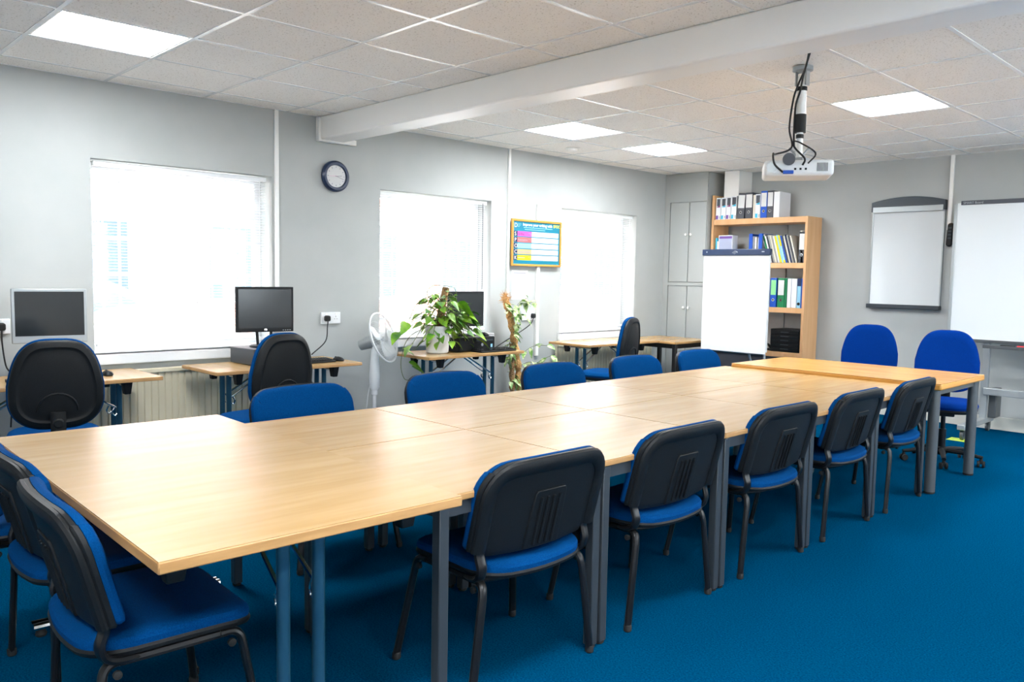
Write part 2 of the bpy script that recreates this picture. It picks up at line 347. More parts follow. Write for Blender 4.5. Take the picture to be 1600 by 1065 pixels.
# ------------------------------------------------------------------ windows, blinds, grilles
blab = ['white venetian blind over the large left window behind the two monitors', 'white venetian blind over the middle window behind the pothos plant', 'white venetian blind over the right window behind the third desk chair']
glab = ['white ornamental security grille outside the left window', 'white ornamental security grille outside the middle window', 'white ornamental security grille outside the right window']
for i, (y0, y1, z0, z1) in enumerate(WIN):
    X0 = WX-.20
    fr = MB(); W_ = .055
    fr.b2(X0-.06, X0, y0, y0+W_, z0, z1).b2(X0-.06, X0, y1-W_, y1, z0, z1).b2(X0-.06, X0, y0+W_, y1-W_, z0, z0+W_).b2(X0-.06, X0, y0+W_, y1-W_, z1-W_, z1)
    fr.b2(X0-.06, X0, y0+W_, y1-W_, 1.80, 1.89)
    if i: fr.b2(X0-.06, X0, y0+W_, y1-W_, 1.005, 1.03)
    wn = struct(fr.obj('window_%d' % (i+1), 'upvc', bevel=.006))
    MB().b2(X0-.034, X0-.028, y0+W_, y1-W_, z0+W_, 1.80).b2(X0-.034, X0-.028, y0+W_, y1-W_, 1.89, z1-W_).obj('pane', 'glass', wn, smooth=False)
    MB().b2(X0, WX+.045, y0-.03 if i != 1 else y0, y1+.0, z0-.001, z0+.022).b2(WX+.001, WX+.045, y0-.03, y1+.03, z0-.07, z0+.022).obj('window_sill', 'upvc', wn, bevel=.008)
    # blind
    t = thing('venetian_blind', blab[i], 'blind', (WX-.055, (y0+y1)/2, z1), 0, 'white venetian blinds')
    hw = (y1-y0)/2-.03
    MB().b2(-.02, .02, -hw, hw, -.045, -.012).obj('headrail', 'upvc', t, bevel=.003)
    MB().b2(-.015, .015, -hw, hw-.0, -(z1-z0)+.055, -(z1-z0)+.075).obj('bottom_rail', 'upvc', t, bevel=.003)
    sl = MB(); n = int((z1-z0-.14)/.0215)
    for q in range(n):
        zc = -.06-q*.0215; tl = .10
        a = [(-.0125, 0), (0, .0022), (.0125, 0)]
        vs = []
        for s_ in (-1, 1):
            for (x, z) in a: vs.append((x, s_*hw, zc+z+x*math.tan(tl)))
        sl.add(vs, [(0, 1, 4, 3), (1, 2, 5, 4)])
    sl.obj('slats', 'slat', t)
    cb = MB()
    for fy in (-.75, -.25, .25, .75):
        for dx in (-.0135, .0135): cb.tube([(dx, fy*hw, -.03), (dx, fy*hw, -(z1-z0)+.07)], .0008, 4)
    cb.obj('ladder_cord', 'upvc', t)
    MB().tube([(.026, hw-.06, -.03), (.028, hw-.06, -.9)], .004, 6).obj('tilt_wand', 'greym2' if i == 1 else 'upvc', t)
    # grille outside
    gx = WX-.42; gr = MB(); yy = y0-.05
    nb = 13
    for q in range(nb): 
        y = y0-.04+(y1-y0+.08)*q/(nb-1); gr.tube([(gx, y, z0-.1), (gx, y, z1+.05)], .008, 6)
    for y in (y0-.04, y1+.04):
        for z in (z0-.05, z1): gr.box((WX-.35, y, z), (.142, .02, .02))
    for z in (z0+.06, 1.40, z1-.17): gr.box((gx, (y0+y1)/2, z), (.012, y1-y0+.1, .025))
    for zc in (z0+.18, 1.52):
        for q in range(0, nb-2, 3):
            y = y0-.04+(y1-y0+.08)*(q+1.5)/(nb-1)
            for s_ in (-1, 1):
                pts = [(gx, y+s_*(.055-.05*math.cos(a*.35)*(1-a/26)), zc+.05*math.sin(a*.35)*(1-a/26)) for a in range(24)]
                gr.tube(pts, .006, 5)
                gr.tube([(gx, y+s_*.1, zc+.02), (gx, y, zc+.3)], .006, 5)
    tag(gr.obj('window_grille', 'upvc'), glab[i], 'window grille', 'window grilles')
# outside
struct(MB().b2(-30, 14, -22, 34, -.35, -.15).obj('ground', 'asphalt', smooth=False))
def house(x, y0, y1, label, dark):
    t = thing('brick_house', label, 'house', (x, (y0+y1)/2, -.15), 0, 'houses across the street')
    h = (y1-y0)/2
    MB().b2(-3, 0, -h, h, 0, 7).obj('house_wall', 'brick', t, smooth=False)
    MB().b2(-.3, .06, -h, h, 2.55, 2.85).obj('band_course', 'upvc', t, smooth=False)
    n = int(2*h/2.6)
    for q in range(n):
        yc = -h+(q+.5)*2*h/n
        for zc in (1.75, 4.4):
            wf = MB().b2(0, .05, yc-.72, yc+.72, zc-.72, zc+.72).obj('house_window', 'upvc', t, smooth=False)
            p = MB()
            for a, b in ((-.66, -.24), (-.2, .2), (.24, .66)): p.b2(.05, .06, yc+a, yc+b, zc-.66, zc+.3); p.b2(.05, .06, yc+a, yc+b, zc+.35, zc+.66)
            p.obj('house_pane', 'glassd', wf, smooth=False)
    rf = MB().add([(-3, -h, 7), (.3, -h, 7), (.3, h, 7), (-3, h, 7), (-1.5, -h, 8.8), (-1.5, h, 8.8)], [(0, 1, 4), (1, 2, 5, 4), (2, 3, 5), (3, 0, 4, 5), (0, 3, 2, 1)]).obj('house_roof', 'd_grey', t, smooth=False)
house(-14, -8, 8.1, 'red brick house across the street seen through the left window', 0)
house(-14.4, 8.4, 21.5, 'red brick house across the street seen through the middle window', 0)
house(-14, 21.8, 33, 'red brick house across the street seen through the right window', 0)
def car(x, y, label):
    t = thing('parked_car', label, 'car', (x, y, -.15), 0)
    prof = [(-2.1, .35), (-2.15, .7), (-1.9, .95), (-1.2, 1.02), (-.55, 1.42), (.7, 1.45), (1.5, 1.05), (2.05, .9), (2.1, .35)]
    vs = [(sx*(.82 if z < 1.1 else .62), yy, z) for sx in (-1, 1) for yy, z in prof]; n = len(prof)
    fs = [tuple(range(n)), tuple(range(n, 2*n))[::-1]]+[(k, (k+1) % n, (k+1) % n+n, k+n) for k in range(n)]
    MB().add(vs, fs).obj('body', 'carw', t, bevel=.06, seg=3)
    gl = MB()
    for sx in (-1, 1):
        gl.add([(sx*.83, -1.05, 1.03), (sx*.66, -.5, 1.36), (sx*.66, .62, 1.38), (sx*.83, 1.3, 1.06)], [(0, 1, 2, 3)])
    gl.obj('side_window', 'glassd', t, smooth=False)
    for yy in (-1.35, 1.35):
        for sx in (-.8, .8): MB().lathe([(.2, -.09), (.31, -.1), (.33, 0), (.31, .1), (.2, .09)], (sx, yy, .33), 20, Matrix.Rotation(PI/2, 3, 'Y')).obj('wheel', 'rubber', t)
car(-9.6, 2.2, 'white car parked outside the left window')

# ------------------------------------------------------------------ stacking chair (faces +Y)
def back_fn(p):
    y = p.y+.36*p.x*p.x-.26*(p.z-.50)
    return Vector((p.x, y-.218, p.z))
def back_outline(w_, z0, z1, rt, rb, dip):
    pts = []
    for cx, cy, r, a0 in ((w_/2-rb, z0+rb, rb, -PI/2), (w_/2-rt, z1-rt, rt, 0), (-w_/2+rt, z1-rt, rt, PI/2), (-w_/2+rb, z0+rb, rb, PI)):
        for k in range(9):
            a = a0+PI/2*k/8; pts.append((cx+r*math.cos(a), cy+r*math.sin(a)))
    out = []
    for q, p in enumerate(pts):
        out.append(p); n_ = pts[(q+1) % len(pts)]; d = math.hypot(n_[0]-p[0], n_[1]-p[1]); m_ = int(d/.022)
        for k in range(1, m_+1): tt = k/(m_+1); out.append((p[0]+(n_[0]-p[0])*tt, p[1]+(n_[1]-p[1])*tt))
    res = []
    for x, z in out:
        if z < z0+.02 and abs(x) < w_/2-.055: z -= dip*min(1, (w_/2-.055-abs(x))/.012)*(.55+.45*math.cos(x/(w_/2)*PI/2))
        if z > z1-.03: z -= .010*(x/(w_/2))**2
        res.append((x, z))
    return res
def make_conf(label):
    t = thing('conference_chair', label, 'chair', group=None)
    so = rr(.52, .46, .11)
    def seatfn(p):
        x, d, y = p.x, p.y, p.z
        if y < -.1: y -= .03*math.cos(x/.26*PI/2)
        z = d-.020*max(0, (y-.10)/.13)**2-.010*math.cos(x/.26*PI/2)
        return Vector((x, y, z))
    MB().loft(so, [(.014, .432), (.002, .440), (.0, .456), (.006, .467), (.022, .475), (.06, .478)], seatfn).obj('seat', 'fabric', t)
    MB().loft(rr(.525, .465, .11), [(.03, .414), (.006, .420), (.0, .432), (.004, .440), (.015, .441)], seatfn).obj('seat_shell', 'plastic', t)
    bo = back_outline(.615, .525, .838, .115, .02, .025); cc = (0, .66)
    MB().loft(bo, [(.05, .048), (.02, .045), (.005, .036), (.0, .024), (.002, .012), (.02, .011)], back_fn, cc).obj('backrest', 'fabric', t)
    so2 = back_outline(.61, .520, .835, .115, .012, .035)
    bs = MB().loft(so2, [(.006, .016), (.0, .010), (.0, -.002), (.006, -.008), (.02, -.010)], back_fn, cc)
    ro = [(-.272, z) for z in (.530, .56, .62, .67, .71)]+[(-.272+.09*(1-math.cos(a)), .717+.09*math.sin(a)) for a in [PI/2*q/6 for q in range(1, 7)]]
    ro += [(x, .807+.003*(1-(x/.2)**2)) for x in (-.15, -.1, -.05, 0)]; ro += [(-x, z) for x, z in ro[:-1][::-1]]
    bs.tube([back_fn(Vector((x, -.009, z-.010*(x/.3)**2))) for x, z in ro], 1, 12, sq=(.018, .031))
    bs.obj('back_shell', 'plastic', t)
    bd = [(-.085, .492), (.085, .492), (.082, .6), (.076, .70), (.068, .712), (-.068, .712), (-.076, .70), (-.082, .6)]
    v = [back_fn(Vector((x, y, z))) for y in (-.004, -.017) for x, z in bd]; n = len(bd)
    bg = MB().add(v, [tuple(range(n)), tuple(range(n, 2*n))[::-1]]+[(k, (k+1) % n, (k+1) % n+n, k+n) for k in range(n)]).obj('back_badge', 'plastic', t, bevel=.004, seg=2)
    for q in range(4):
        x = -.045+q*.030
        MB().tube([back_fn(Vector((x, -.0175, z))) for z in (.505, .60, .685)], .0055, 6).obj('rib', 'plastic', bg)
    for s_ in (-1, 1):
        MB().tube(spline([(s_*.19, .02, .405), (s_*.235, -.12, .405), (s_*.252, -.19, .42), (s_*.258, -.212, .46), (s_*.26, -.20, .51), (s_*.258, -.21, .56)]), .017, 8, sq=(1.2, .7)).obj('back_upright', 'blackm', t)
    fr = MB()
    for s_ in (-1, 1):
        fr.tube([(s_*.24, -.16, .402), (s_*.24, .13, .402)], .0135, 8)
    fr.tube(spline([(-.24, -.165, .405), (-.12, -.20, .402), (.12, -.20, .402), (.24, -.165, .405)]), .010, 8)
    fr.tube([(-.24, .08, .40), (.24, .08, .40)], .010, 8)
    fr.obj('seat_frame', 'blackm', t)
    for s_ in (-1, 1):
        for d in (-1, 1):
            x = s_*.24; yb = .13 if d > 0 else -.16; yf = .225 if d > 0 else -.215; xo = s_*.298
            pts = spline([(x, yb-.02*d, .405), (x, yb+.018*d, .402), (x+s_*.004, yb+.040*d, .386), (x+s_*.010, yb+.048*d, .35)], 4)
            top = pts[-1]; foot = Vector((xo, yf, .02))
            lg = MB().tube(pts+[top.lerp(foot, .5), foot], .0148, 10, sq=(1.15, .85)).obj('leg', 'blackm', t)
            MB().lathe([(.013, 0), (.0165, .004), (.0165, .024), (.0145, .028)], (foot.x, foot.y, 0), 12).obj('foot_cap', 'rubber', lg)
            MB().lathe([(.004, 0), (.012, .001), (.012, .012), (.005, .014)], (x+s_*.012, yb+.01*d, .375), 10, Matrix.Rotation(s_*PI/2, 3, 'Y')).obj('leg_stud', 'rubber', lg)
    return t
RG = 'conference chairs along the right side of the tables'
LG = 'conference chairs along the window side of the tables'
c0 = make_conf('blue and black conference chair, nearest on the right side of the long table'); c0['group'] = RG
XR = -2.165
c0.location = (-2.19, 2.055, 0); c0.rotation_euler = (0, 0, PI/2-.02)
rl = ['black backed conference chair on the right side, second from the camera', 'black backed conference chair on the right side, middle of the five', 'black backed conference chair on the right side, second from the golden end table', 'black backed conference chair on the right side, beside the golden end table']
for (y, a, x), lb in zip(((2.905, .0, -2.20), (3.79, -.02, -2.195), (4.64, .0, -2.19), (5.48, .02, -2.185)), rl): dup(c0, (x, y, 0), PI/2+a, lb)
ll = ['blue conference chair on the window side, nearest the camera', 'blue conference chair on the window side, below the pothos desk', 'blue conference chair on the window side, middle of the five beside the moss poles', 'blue conference chair on the window side, in front of the radiator desk', 'blue conference chair on the window side, just left of the flip chart']
for (y, a, x), lb in zip(((2.215, .03, -3.66), (3.20, 0, -3.66), (4.16, 0, -3.64), (5.10, 0, -3.64), (6.0, .0, -3.66)), ll):
    c = dup(c0, (x, y, 0), -PI/2+a, lb); c['group'] = LG
nl = ['blue conference chair tucked under the near table end, closest to the camera', 'blue conference chair at the near table end, behind the closest one', 'blue conference chair at the near table end, cut off by the left edge']
for (x, y, a), lb in zip(((-2.46, .885, -.05), (-3.10, .925, .0), (-3.72, .86, 0)), nl):
    c = dup(c0, (x, y, 0), a, lb); c['group'] = 'conference chairs at the near end of the tables'

# ------------------------------------------------------------------ tables
def table(name, label, cat, x0, x1, y0, y1, z, top='beech', edge='beech_edge', th=.025, leg='greym', r=.02, square=True, inset=.03, group=None, rail=.05, cr=.004):
    t = thing(name, label, cat, ((x0+x1)/2, (y0+y1)/2, 0), 0, group)
    a, b = (x1-x0)/2, (y1-y0)/2
    MB().b2(-a+.002, a-.002, -b+.002, b-.002, z-.003, z).obj('table_top', top, t, smooth=False)
    MB().b2(-a, a, -b, b, z-th, z-.0015).obj('edge_band', edge, t, bevel=cr)
    rl_ = MB(); ia, ib = a-inset-r, b-inset-r
    rl_.b2(-ia, ia, -ib-.012, -ib+.012, z-th-rail, z-th-.001).b2(-ia, ia, ib-.012, ib+.012, z-th-rail, z-th-.001).b2(-ia-.012, -ia+.012, -ib, ib, z-th-rail, z-th-.001).b2(ia-.012, ia+.012, -ib, ib, z-th-rail, z-th-.001)
    rl_.obj('under_frame', leg, t, smooth=False)
    for sx in (-1, 1):
        for sy in (-1, 1):
            if square: l = MB().b2(sx*ia-r, sx*ia+r, sy*ib-r, sy*ib+r, .012, z-th-.002).obj('leg', leg, t, bevel=.004)
            else: l = MB().lathe([(r, .015), (r, z-th-.002)], (sx*ia, sy*ib, 0), 20).obj('leg', leg, t)
            MB().lathe([(r*.8, 0), (r, .004), (r, .014), (r*.9, .016)], (sx*ia, sy*ib, 0), 14).obj('foot_cap', 'rubber', l)
    return t
TZ = .742
YS = [1.598, 2.412, 3.285, 4.145, 5.005, 5.855]
rn = ['nearest', 'second', 'third', 'fourth', 'farthest']
for k in range(5):
    a, b = YS[k]+.0015, YS[k+1]-.0015
    table('meeting_table', 'beech topped meeting table on grey square legs, right row, %s from the camera' % rn[k], 'table', -2.793, -1.972, a, b, TZ, group='meeting tables pushed together', inset=.006)
    table('meeting_table', 'beech topped meeting table on grey square legs, window side row, %s from the camera' % rn[k], 'table', -3.545, -2.796, a, b, TZ, group='meeting tables pushed together', inset=.022)
table('end_table', 'golden oak end table on thick round grey legs at the far end', 'table', -3.50, -1.90, 5.865, 6.79, .768, 'oak', 'oak_edge', .046, 'greym2', .036, False, .022, rail=.04, cr=.012)
# folding table / desks
def folding(name, label, L, D, z, th, loc, rz, group=None, spread=.11, legin=.2, twin=.012):
    t = thing(name, label, 'table' if D > .8 else 'desk', loc, rz, group)
    a, b = L/2, D/2
    MB().b2(-a+.002, a-.002, -b+.002, b-.002, z-.003, z).obj('table_top', 'beech', t, smooth=False)
    MB().b2(-a, a, -b, b, z-th, z-.0015).obj('edge_band', 'beech_edge', t, bevel=.004)
    for s_ in (-1, 1):
        x = s_*(a-legin)
        for q in (-1, 1):
            MB().tube([(x, q*spread/2, .05), (x, q*spread/2, z-th-.03)], .019, 12).obj('leg', 'bluem', t)
        MB().tube([(x, -b+.09, z-th-.03), (x, b-.09, z-th-.03)], .012, 10).obj('hinge_rail', 'chrome', t)
        ft = MB()
        for q in (-.016, .016): ft.tube([(x+q, -b+.08, .045), (x+q, b-.08, .045)], .016, 10)
        ft = ft.obj('foot_rail', 'chrome', t)
        gl = MB()
        for q in (-1, 1): gl.lathe([(.018, 0), (.022, .01), (.012, .032)], (x, q*(b-.11), 0), 12)
        gl.obj('foot_glide', 'rubber', ft)
        for q in (-1, 1):
            MB().add([(x+dx*(1 if zz else .7), q*(b-.095)+dy*(1 if zz else .65), z-th-.002 if zz else z-th-.085) for dx in (-.028, .028) for dy in (-.035, .035) for zz in (0, 1)],
                     [(0, 1, 3, 2), (4, 6, 7, 5), (0, 4, 5, 1), (2, 3, 7, 6), (0, 2, 6, 4), (1, 5, 7, 3)]).obj('corner_bracket', 'plastic', t, bevel=.004)
        st = MB()
        for q in (-1, 1):
            st.tube([(x-s_*.30, q*spread*.35, z-th-.025), (x-s_*.02, q*spread*.5, z-th-.19)], .007, 8)
            st.tube(spline([(x-s_*.03, q*spread*.5, z-th-.19), (x-s_*.045, q*spread*.5, z-th-.22), (x-s_*.03, q*spread*.5, z-th-.245), (x-s_*.005, q*spread*.5, z-th-.22)]), .006, 8)
        st.obj('folding_strut', 'chrome', t)
    return t
folding('folding_table', 'wide beech folding table on blue legs at the near end of the run', 1.813, .902, .777, .032, (-2.766, 1.159, 0), -.023, legin=.17)
DG = 'folding computer desks along the window wall'
DT = .742
folding('folding_desk', 'beech folding desk with the silver monitor, at the left edge', 1.2, .6, DT, .025, (-5.74, 1.455, 0), PI/2+.0, DG)
folding('folding_desk', 'beech folding desk with the black monitor and desktop computer', 1.19, .6, DT, .025, (-5.735, 3.01, 0), PI/2, DG)
folding('folding_desk', 'beech folding desk carrying the potted pothos and a monitor', 1.14, .56, DT, .025, (-5.70, 4.83, 0), PI/2, DG)
folding('folding_desk', 'empty beech folding desk under the right window', 1.20, .58, DT, .025, (-5.745, 6.98, 0), PI/2, DG)
table('side_table', 'small beech table on black square legs beside the grey cupboard', 'table', -6.0, -5.24, 7.60, 8.35, .735, leg='blackm', r=.022, inset=.005, rail=.05)

# ------------------------------------------------------------------ office chairs (face +Y)
def make_office(name, label, fab, fronty=True, mech=True):
    t = thing(name, label, 'office chair')
    def fn(p):
        y = p.y+.45*p.x*p.x-.10*(p.z-.6)+.25*(p.z-.78)**2
        return Vector((p.x, y-.24, p.z))
    ol = []
    for k in range(56):
        a = 2*PI*k/56; cx, sy = math.cos(a), math.sin(a); e = 2/3.3
        x = .252*math.copysign(abs(cx)**e, cx); z = .275*math.copysign(abs(sy)**e, sy)
        x *= 1-.20*(z/.275)*(1 if z > 0 else .15) 
        if z < -.1: x *= 1-.12*((-.1-z)/.175)**2
        ol.append((x*.95, z*.93+.805))
    MB().loft(ol, [(.06, .062), (.03, .058), (.008, .046), (.0, .03), (.004, .014), (.02, .01)], fn, (0, .79)).obj('backrest', fab, t)
    MB().loft(ol, [(.02, .018), (.008, .008), (.009, -.004), (.02, -.016), (.045, -.022), (.055, -.014), (.065, -.012), (.09, -.014)], fn, (0, .79)).obj('back_shell', 'plastic', t)
    MB().tube([fn(Vector((.10*math.cos(a), -.018, .66+.10*math.sin(a)))) for a in [PI*q/12 for q in range(13)]], .006, 6).obj('shell_ridge', 'plastic', t)
    MB().tube(spline([(0, .02, .43), (0, -.16, .425), (0, -.282, .45), (0, -.292, .54), (0, -.285, .66)]), .038, 10, sq=(1, .35)).obj('back_bracket', 'plastic', t)
    MB().lathe([(.02, -.01), (.027, -.008), (.027, .012), (.02, .018), (.008, .018)], (0, -.302, .60), 18, Matrix.Rotation(PI/2, 3, 'X')).obj('bracket_knob', 'plastic', t)
    so = []
    for k in range(48):
        a = 2*PI*k/48; cx, sy = math.cos(a), math.sin(a); e = 2/2.8
        so.append((.245*math.copysign(abs(cx)**e, cx), .235*math.copysign(abs(sy)**e, sy)))
    def sf(p): return Vector((p.x, p.z+.02, p.y-.25*max(0, p.z-.12)**2*2))
    MB().loft(so, [(.02, .45), (.004, .462), (.0, .48), (.01, .50), (.03, .512), (.07, .516)], sf).obj('seat', fab, t)
    MB().loft(so, [(.05, .425), (.02, .43), (.004, .445), (.004, .461), (.02, .462)], sf).obj('seat_pan', 'plastic', t)
    MB().box((0, 0, .405), (.16, .2, .04)).obj('mechanism', 'blackm', t, bevel=.01)
    MB().tube([(.06, .05, .41), (.2, .06, .405), (.25, .06, .40)], .006, 8).obj('lever', 'plastic', t)
    MB().lathe([(.028, .10), (.028, .27), (.018, .272), (.018, .40)], (0, 0, 0), 16).obj('gas_lift', 'blackm', t)
    bs = MB().lathe([(.03, .06), (.045, .075), (.045, .115), (.03, .125)], (0, 0, 0), 20)
    cs = []
    for k in range(5):
        a = 2*PI*k/5+.4; d = Vector((math.cos(a), math.sin(a), 0))
        bs.tube([d*.03+Vector((0, 0, .10)), d*.16+Vector((0, 0, .095)), d*.30+Vector((0, 0, .078))], [.026, .022, .017], 8, sq=(1, .8)); cs.append(d*.29)
    bs.obj('star_base', 'plastic', t)
    for d in cs:
        c = MB()
        rot = Matrix.Rotation(random.random()*6, 3, 'Z') @ Matrix.Rotation(PI/2, 3, 'Y')
        for q in (-.018, .018):
            off = rot @ Vector((0, 0, q)); c.lathe([(.01, -.009), (.024, -.009), (.0265, 0), (.024, .009), (.01, .009)], (d.x+off.x, d.y+off.y, .0268), 16, rot)
        c.lathe([(.012, .03), (.014, .05), (.009, .07)], (d.x, d.y, 0), 10)
        c.obj('caster', 'rubber', t)
    return t
OG = 'swivel office chairs'
oc = make_office('office_chair', 'black backed swivel chair at the left desk, in front of the silver monitor', 'fabric'); oc['group'] = OG
oc.location = (-5.17, 1.335, 0); oc.rotation_euler = (0, 0, PI/2-.2)
dup(oc, (-4.96, 2.50, 0), PI/2+.18, 'black backed swivel chair turned at the desk with the black monitor')
dup(oc, (-5.17, 6.33, 0), PI/2+.30, 'swivel chair seen side on at the desk under the right window')
oc2 = make_office('office_chair', 'royal blue swivel chair behind the end table, left of two', 'fabric_r'); oc2['group'] = OG
oc2.location = (-3.0, 7.28, 0); oc2.rotation_euler = (0, 0, PI+.25)
dup(oc2, (-2.26, 7.06, 0), PI+.3, 'royal blue swivel chair behind the end table, right, by the mobile whiteboard')

# ------------------------------------------------------------------ computers
def monitor(label, loc, rz, w_, h_, zc, base_z, frame, logo=False, stand='plastic'):
    t = thing('computer_monitor', label, 'monitor', (loc[0], loc[1], base_z), rz)  # faces +X
    zc -= base_z; b = .018
    MB().b2(-.045, 0, -w_/2+.03, w_/2-.03, zc-h_/2+.03, zc+h_/2-.03).b2(-.02, .008, -w_/2, w_/2, zc-h_/2, zc+h_/2).obj('monitor_case', frame, t, bevel=.005)
    MB().b2(.008, .0095, -w_/2+b, w_/2-b, zc-h_/2+b*(1.6 if frame != 'silver' else 2.6), zc+h_/2-b).obj('screen', 'screen', t, smooth=False)
    s = MB()
    for q in (-1, 1): s.tube([(-.02, q*.05, .015), (-.03, q*.06, zc-.1)], .012, 8, sq=(1, .6))
    s.box((-.05, 0, zc-.04), (.03, .15, .12)); s.obj('monitor_stand', stand, t, bevel=.002)
    MB().lathe([(.02, 0), (.11, 0), (.11, .008), (.1, .014), (.03, .018)], (-.02, 0, .0005), 28).obj('stand_base', stand, t)
    if logo:
        MB().lathe([(.004, 0), (.012, 0), (.012, .003), (.004, .004)], (.0085, 0, zc-h_/2+.014), 20, Matrix.Rotation(PI/2, 3, 'Y')).obj('logo', 'chrome', t)
    bt = MB()
    for q in range(4): bt.box((.0088, w_/2-.03-q*.018, zc-h_/2+.012), (.003, .009, .004))
    bt.obj('button', 'silver' if frame != 'silver' else 'd_grey', t, smooth=False)
    return t
def pc(label, loc, rz, dims, m_='plastic'):
    t = thing('desktop_computer', label, 'computer', loc, rz); L, D, H = dims
    MB().b2(-D/2, D/2, -L/2, L/2, .004, H).obj('computer_case', m_, t, bevel=.006)
    MB().b2(D/2, D/2+.008, -L/2+.005, L/2-.005, .008, H-.005).obj('front_panel', 'plastic', t, bevel=.003)
    MB().b2(D/2+.008, D/2+.010, -.02, L/2-.03, H-.04, H-.02).obj('drive_tray', 'greym', t, smooth=False)
    MB().lathe([(.004, 0), (.014, 0), (.014, .003), (.004, .004)], (D/2+.008, .06, H*.45), 18, Matrix.Rotation(PI/2, 3, 'Y')).obj('logo', 'silver', t)
    MB().b2(D/2+.008, D/2+.0095, L/2-.06, L/2-.035, .03, .06).obj('sticker', 'd_sky', t, smooth=False)
    return t
def keyboard(label, loc, rz):
    t = thing('keyboard', label, 'keyboard', loc, rz)
    MB().add([(-.075, -.22, 0), (.075, -.22, 0), (.075, .22, 0), (-.075, .22, 0), (-.075, -.22, .022), (.075, -.22, .012), (.075, .22, .012), (-.075, .22, .022)], [(3, 2, 1, 0), (4, 5, 6, 7), (0, 1, 5, 4), (1, 2, 6, 5), (2, 3, 7, 6), (3, 0, 4, 7)]).obj('keyboard_base', 'plastic', t, bevel=.004)
    kk = MB()
    for r0 in range(5):
        for c in range(18): kk.box((-.055+r0*.025, -.2+c*.0235, .026-r0*.0019), (.018, .018, .006))
    kk.obj('keys', 'blackm', t, smooth=False)
def mouse(label, loc, rz):
    t = thing('computer_mouse', label, 'mouse', loc, rz)
    def f(p): return Vector((p.x, p.z, p.y*(1-.35*abs(p.z)/.055)))
    MB().loft(rr(.06, .105, .029), [(.004, 0.001), (0, .008), (.003, .02), (.012, .031), (.022, .036)], f).obj('mouse_body', 'plastic', t)
    MB().tube([(0, .022, .033), (0, .035, .030)], .004, 8).obj('scroll_wheel', 'greym', t)
DZ = DT+.0005
monitor('silver framed monitor on the left desk beside the left window', (-5.86, 1.50), -.12, .43, .35, 1.135, DZ, 'silver', stand='silver')
keyboard('black keyboard on the left desk', (-5.62, 1.42, DZ), 0)
mouse('dark mouse on the left desk right of the swivel chair', (-5.70, 1.79, DZ), PI/2)
pc('flat dark grey desktop computer lying under the black monitor', (-5.82, 3.0, DZ), .05, (.44, .36, .125), 'greym')
monitor('black monitor standing on the desktop computer by the left window', (-5.80, 2.965), -.12, .45, .345, 1.155, DZ+.1255, 'plastic', True)
keyboard('black keyboard on the desk below the wall socket', (-5.63, 3.22, DZ), 0)
mouse('black mouse on the desk below the wall socket', (-5.62, 3.50, DZ), PI/2+.3)
pc('black desktop computer lying on the pothos desk', (-5.80, 4.98, DZ), .05, (.46, .34, .13))
monitor('black monitor behind the pothos plant', (-5.83, 5.02), -.05, .42, .33, 1.125, DZ+.1305, 'plastic')
keyboard('black keyboard at the front of the pothos desk', (-5.54, 5.12, DZ), .0)
mouse('black mouse resting on top of the desktop computer on the pothos desk', (-5.70, 5.14, DZ+.1305), PI/2)
# sockets and plugs
def socket(label, y, z, plug, cable, two=True):
    t = thing('wall_socket', label, 'socket', (WX, y, z), 0)
    w_ = .19 if two else .1
    MB().b2(.001, .018, -w_/2, w_/2, -.05, .05).obj('socket_plate', 'upvc', t, bevel=.004)
    h = MB()
    for yy in ((-w_/4, w_/4) if two else (0,)):
        h.box((.0185, yy, .012), (.001, .004, .009)); 
        for q in (-1, 1): h.box((.0185, yy+q*.012, -.008), (.001, .007, .004))
    h.obj('socket_hole', 'rubber', t, smooth=False)
    sw = MB()
    for yy in ((-w_/4, w_/4) if two else (0,)): sw.box((.020, yy, .036), (.006, .012, .018))
    sw.obj('rocker_switch', 'white', t, smooth=False)
    if plug is not None:
        p = thing('power_plug', label.replace('white double wall socket', 'black plug with cable in the socket'), 'plug', (WX+.019, y+plug, z-.002), 0)
        MB().loft(rr(.05, .052, .016), [(.002, 0), (0, .004), (.002, .03), (.01, .038)], lambda v: Vector((v.y, v.x, v.z))).obj('plug_body', 'rubber', p)
        MB().tube(spline([(.025, 0, -.02)]+[Vector(c)-Vector((WX+.019, y+plug, z-.002)) for c in cable], 6), .005, 7).obj('cable', 'rubber', p)
socket('white double wall socket right of the left window', 3.765, 1.052, -.045, [(-6.13, 3.71, .98), (-6.08, 3.66, .86), (-6.03, 3.50, .76)])
socket('white double wall socket at the left edge beside the silver monitor', 1.245, 1.055, .04, [(-6.14, 1.285, .95), (-6.13, 1.30, .80), (-6.10, 1.33, .70), (-6.05, 1.30, .4)])
socket('white double wall socket below the paper notice', 6.19, 1.02, .06, [(-6.12, 6.18, .93), (-6.10, 6.02, .86), (-6.0, 5.75, .8), (-5.9, 5.4, .70)])
cb = MB()
cb.tube(spline([(-6.10, 1.0, .70), (-6.1, .98, .5), (-6.08, 1.15, .22), (-6.0, 1.3, .12), (-5.9, 1.25, .01)]), .006, 7)
tag(cb.obj('power_cable', 'rubber'), 'black cable hanging below the left desk', 'cable')
cb = MB(); cb.tube(spline([(-5.95, 3.42, .70), (-6.02, 3.45, .5), (-5.98, 3.55, .25), (-6.05, 3.7, .01)]), .004, 6)
tag(cb.obj('power_cable', 'rubber'), 'thin black cable hanging behind the desk below the wall socket', 'cable')
cb = MB(); cb.tube(spline([(-5.92, 4.72, .70), (-6.0, 4.75, .5), (-5.95, 4.85, .3), (-6.05, 4.8, .01)]), .004, 6)
tag(cb.obj('power_cable', 'rubber'), 'thin black cable hanging under the pothos desk', 'cable')

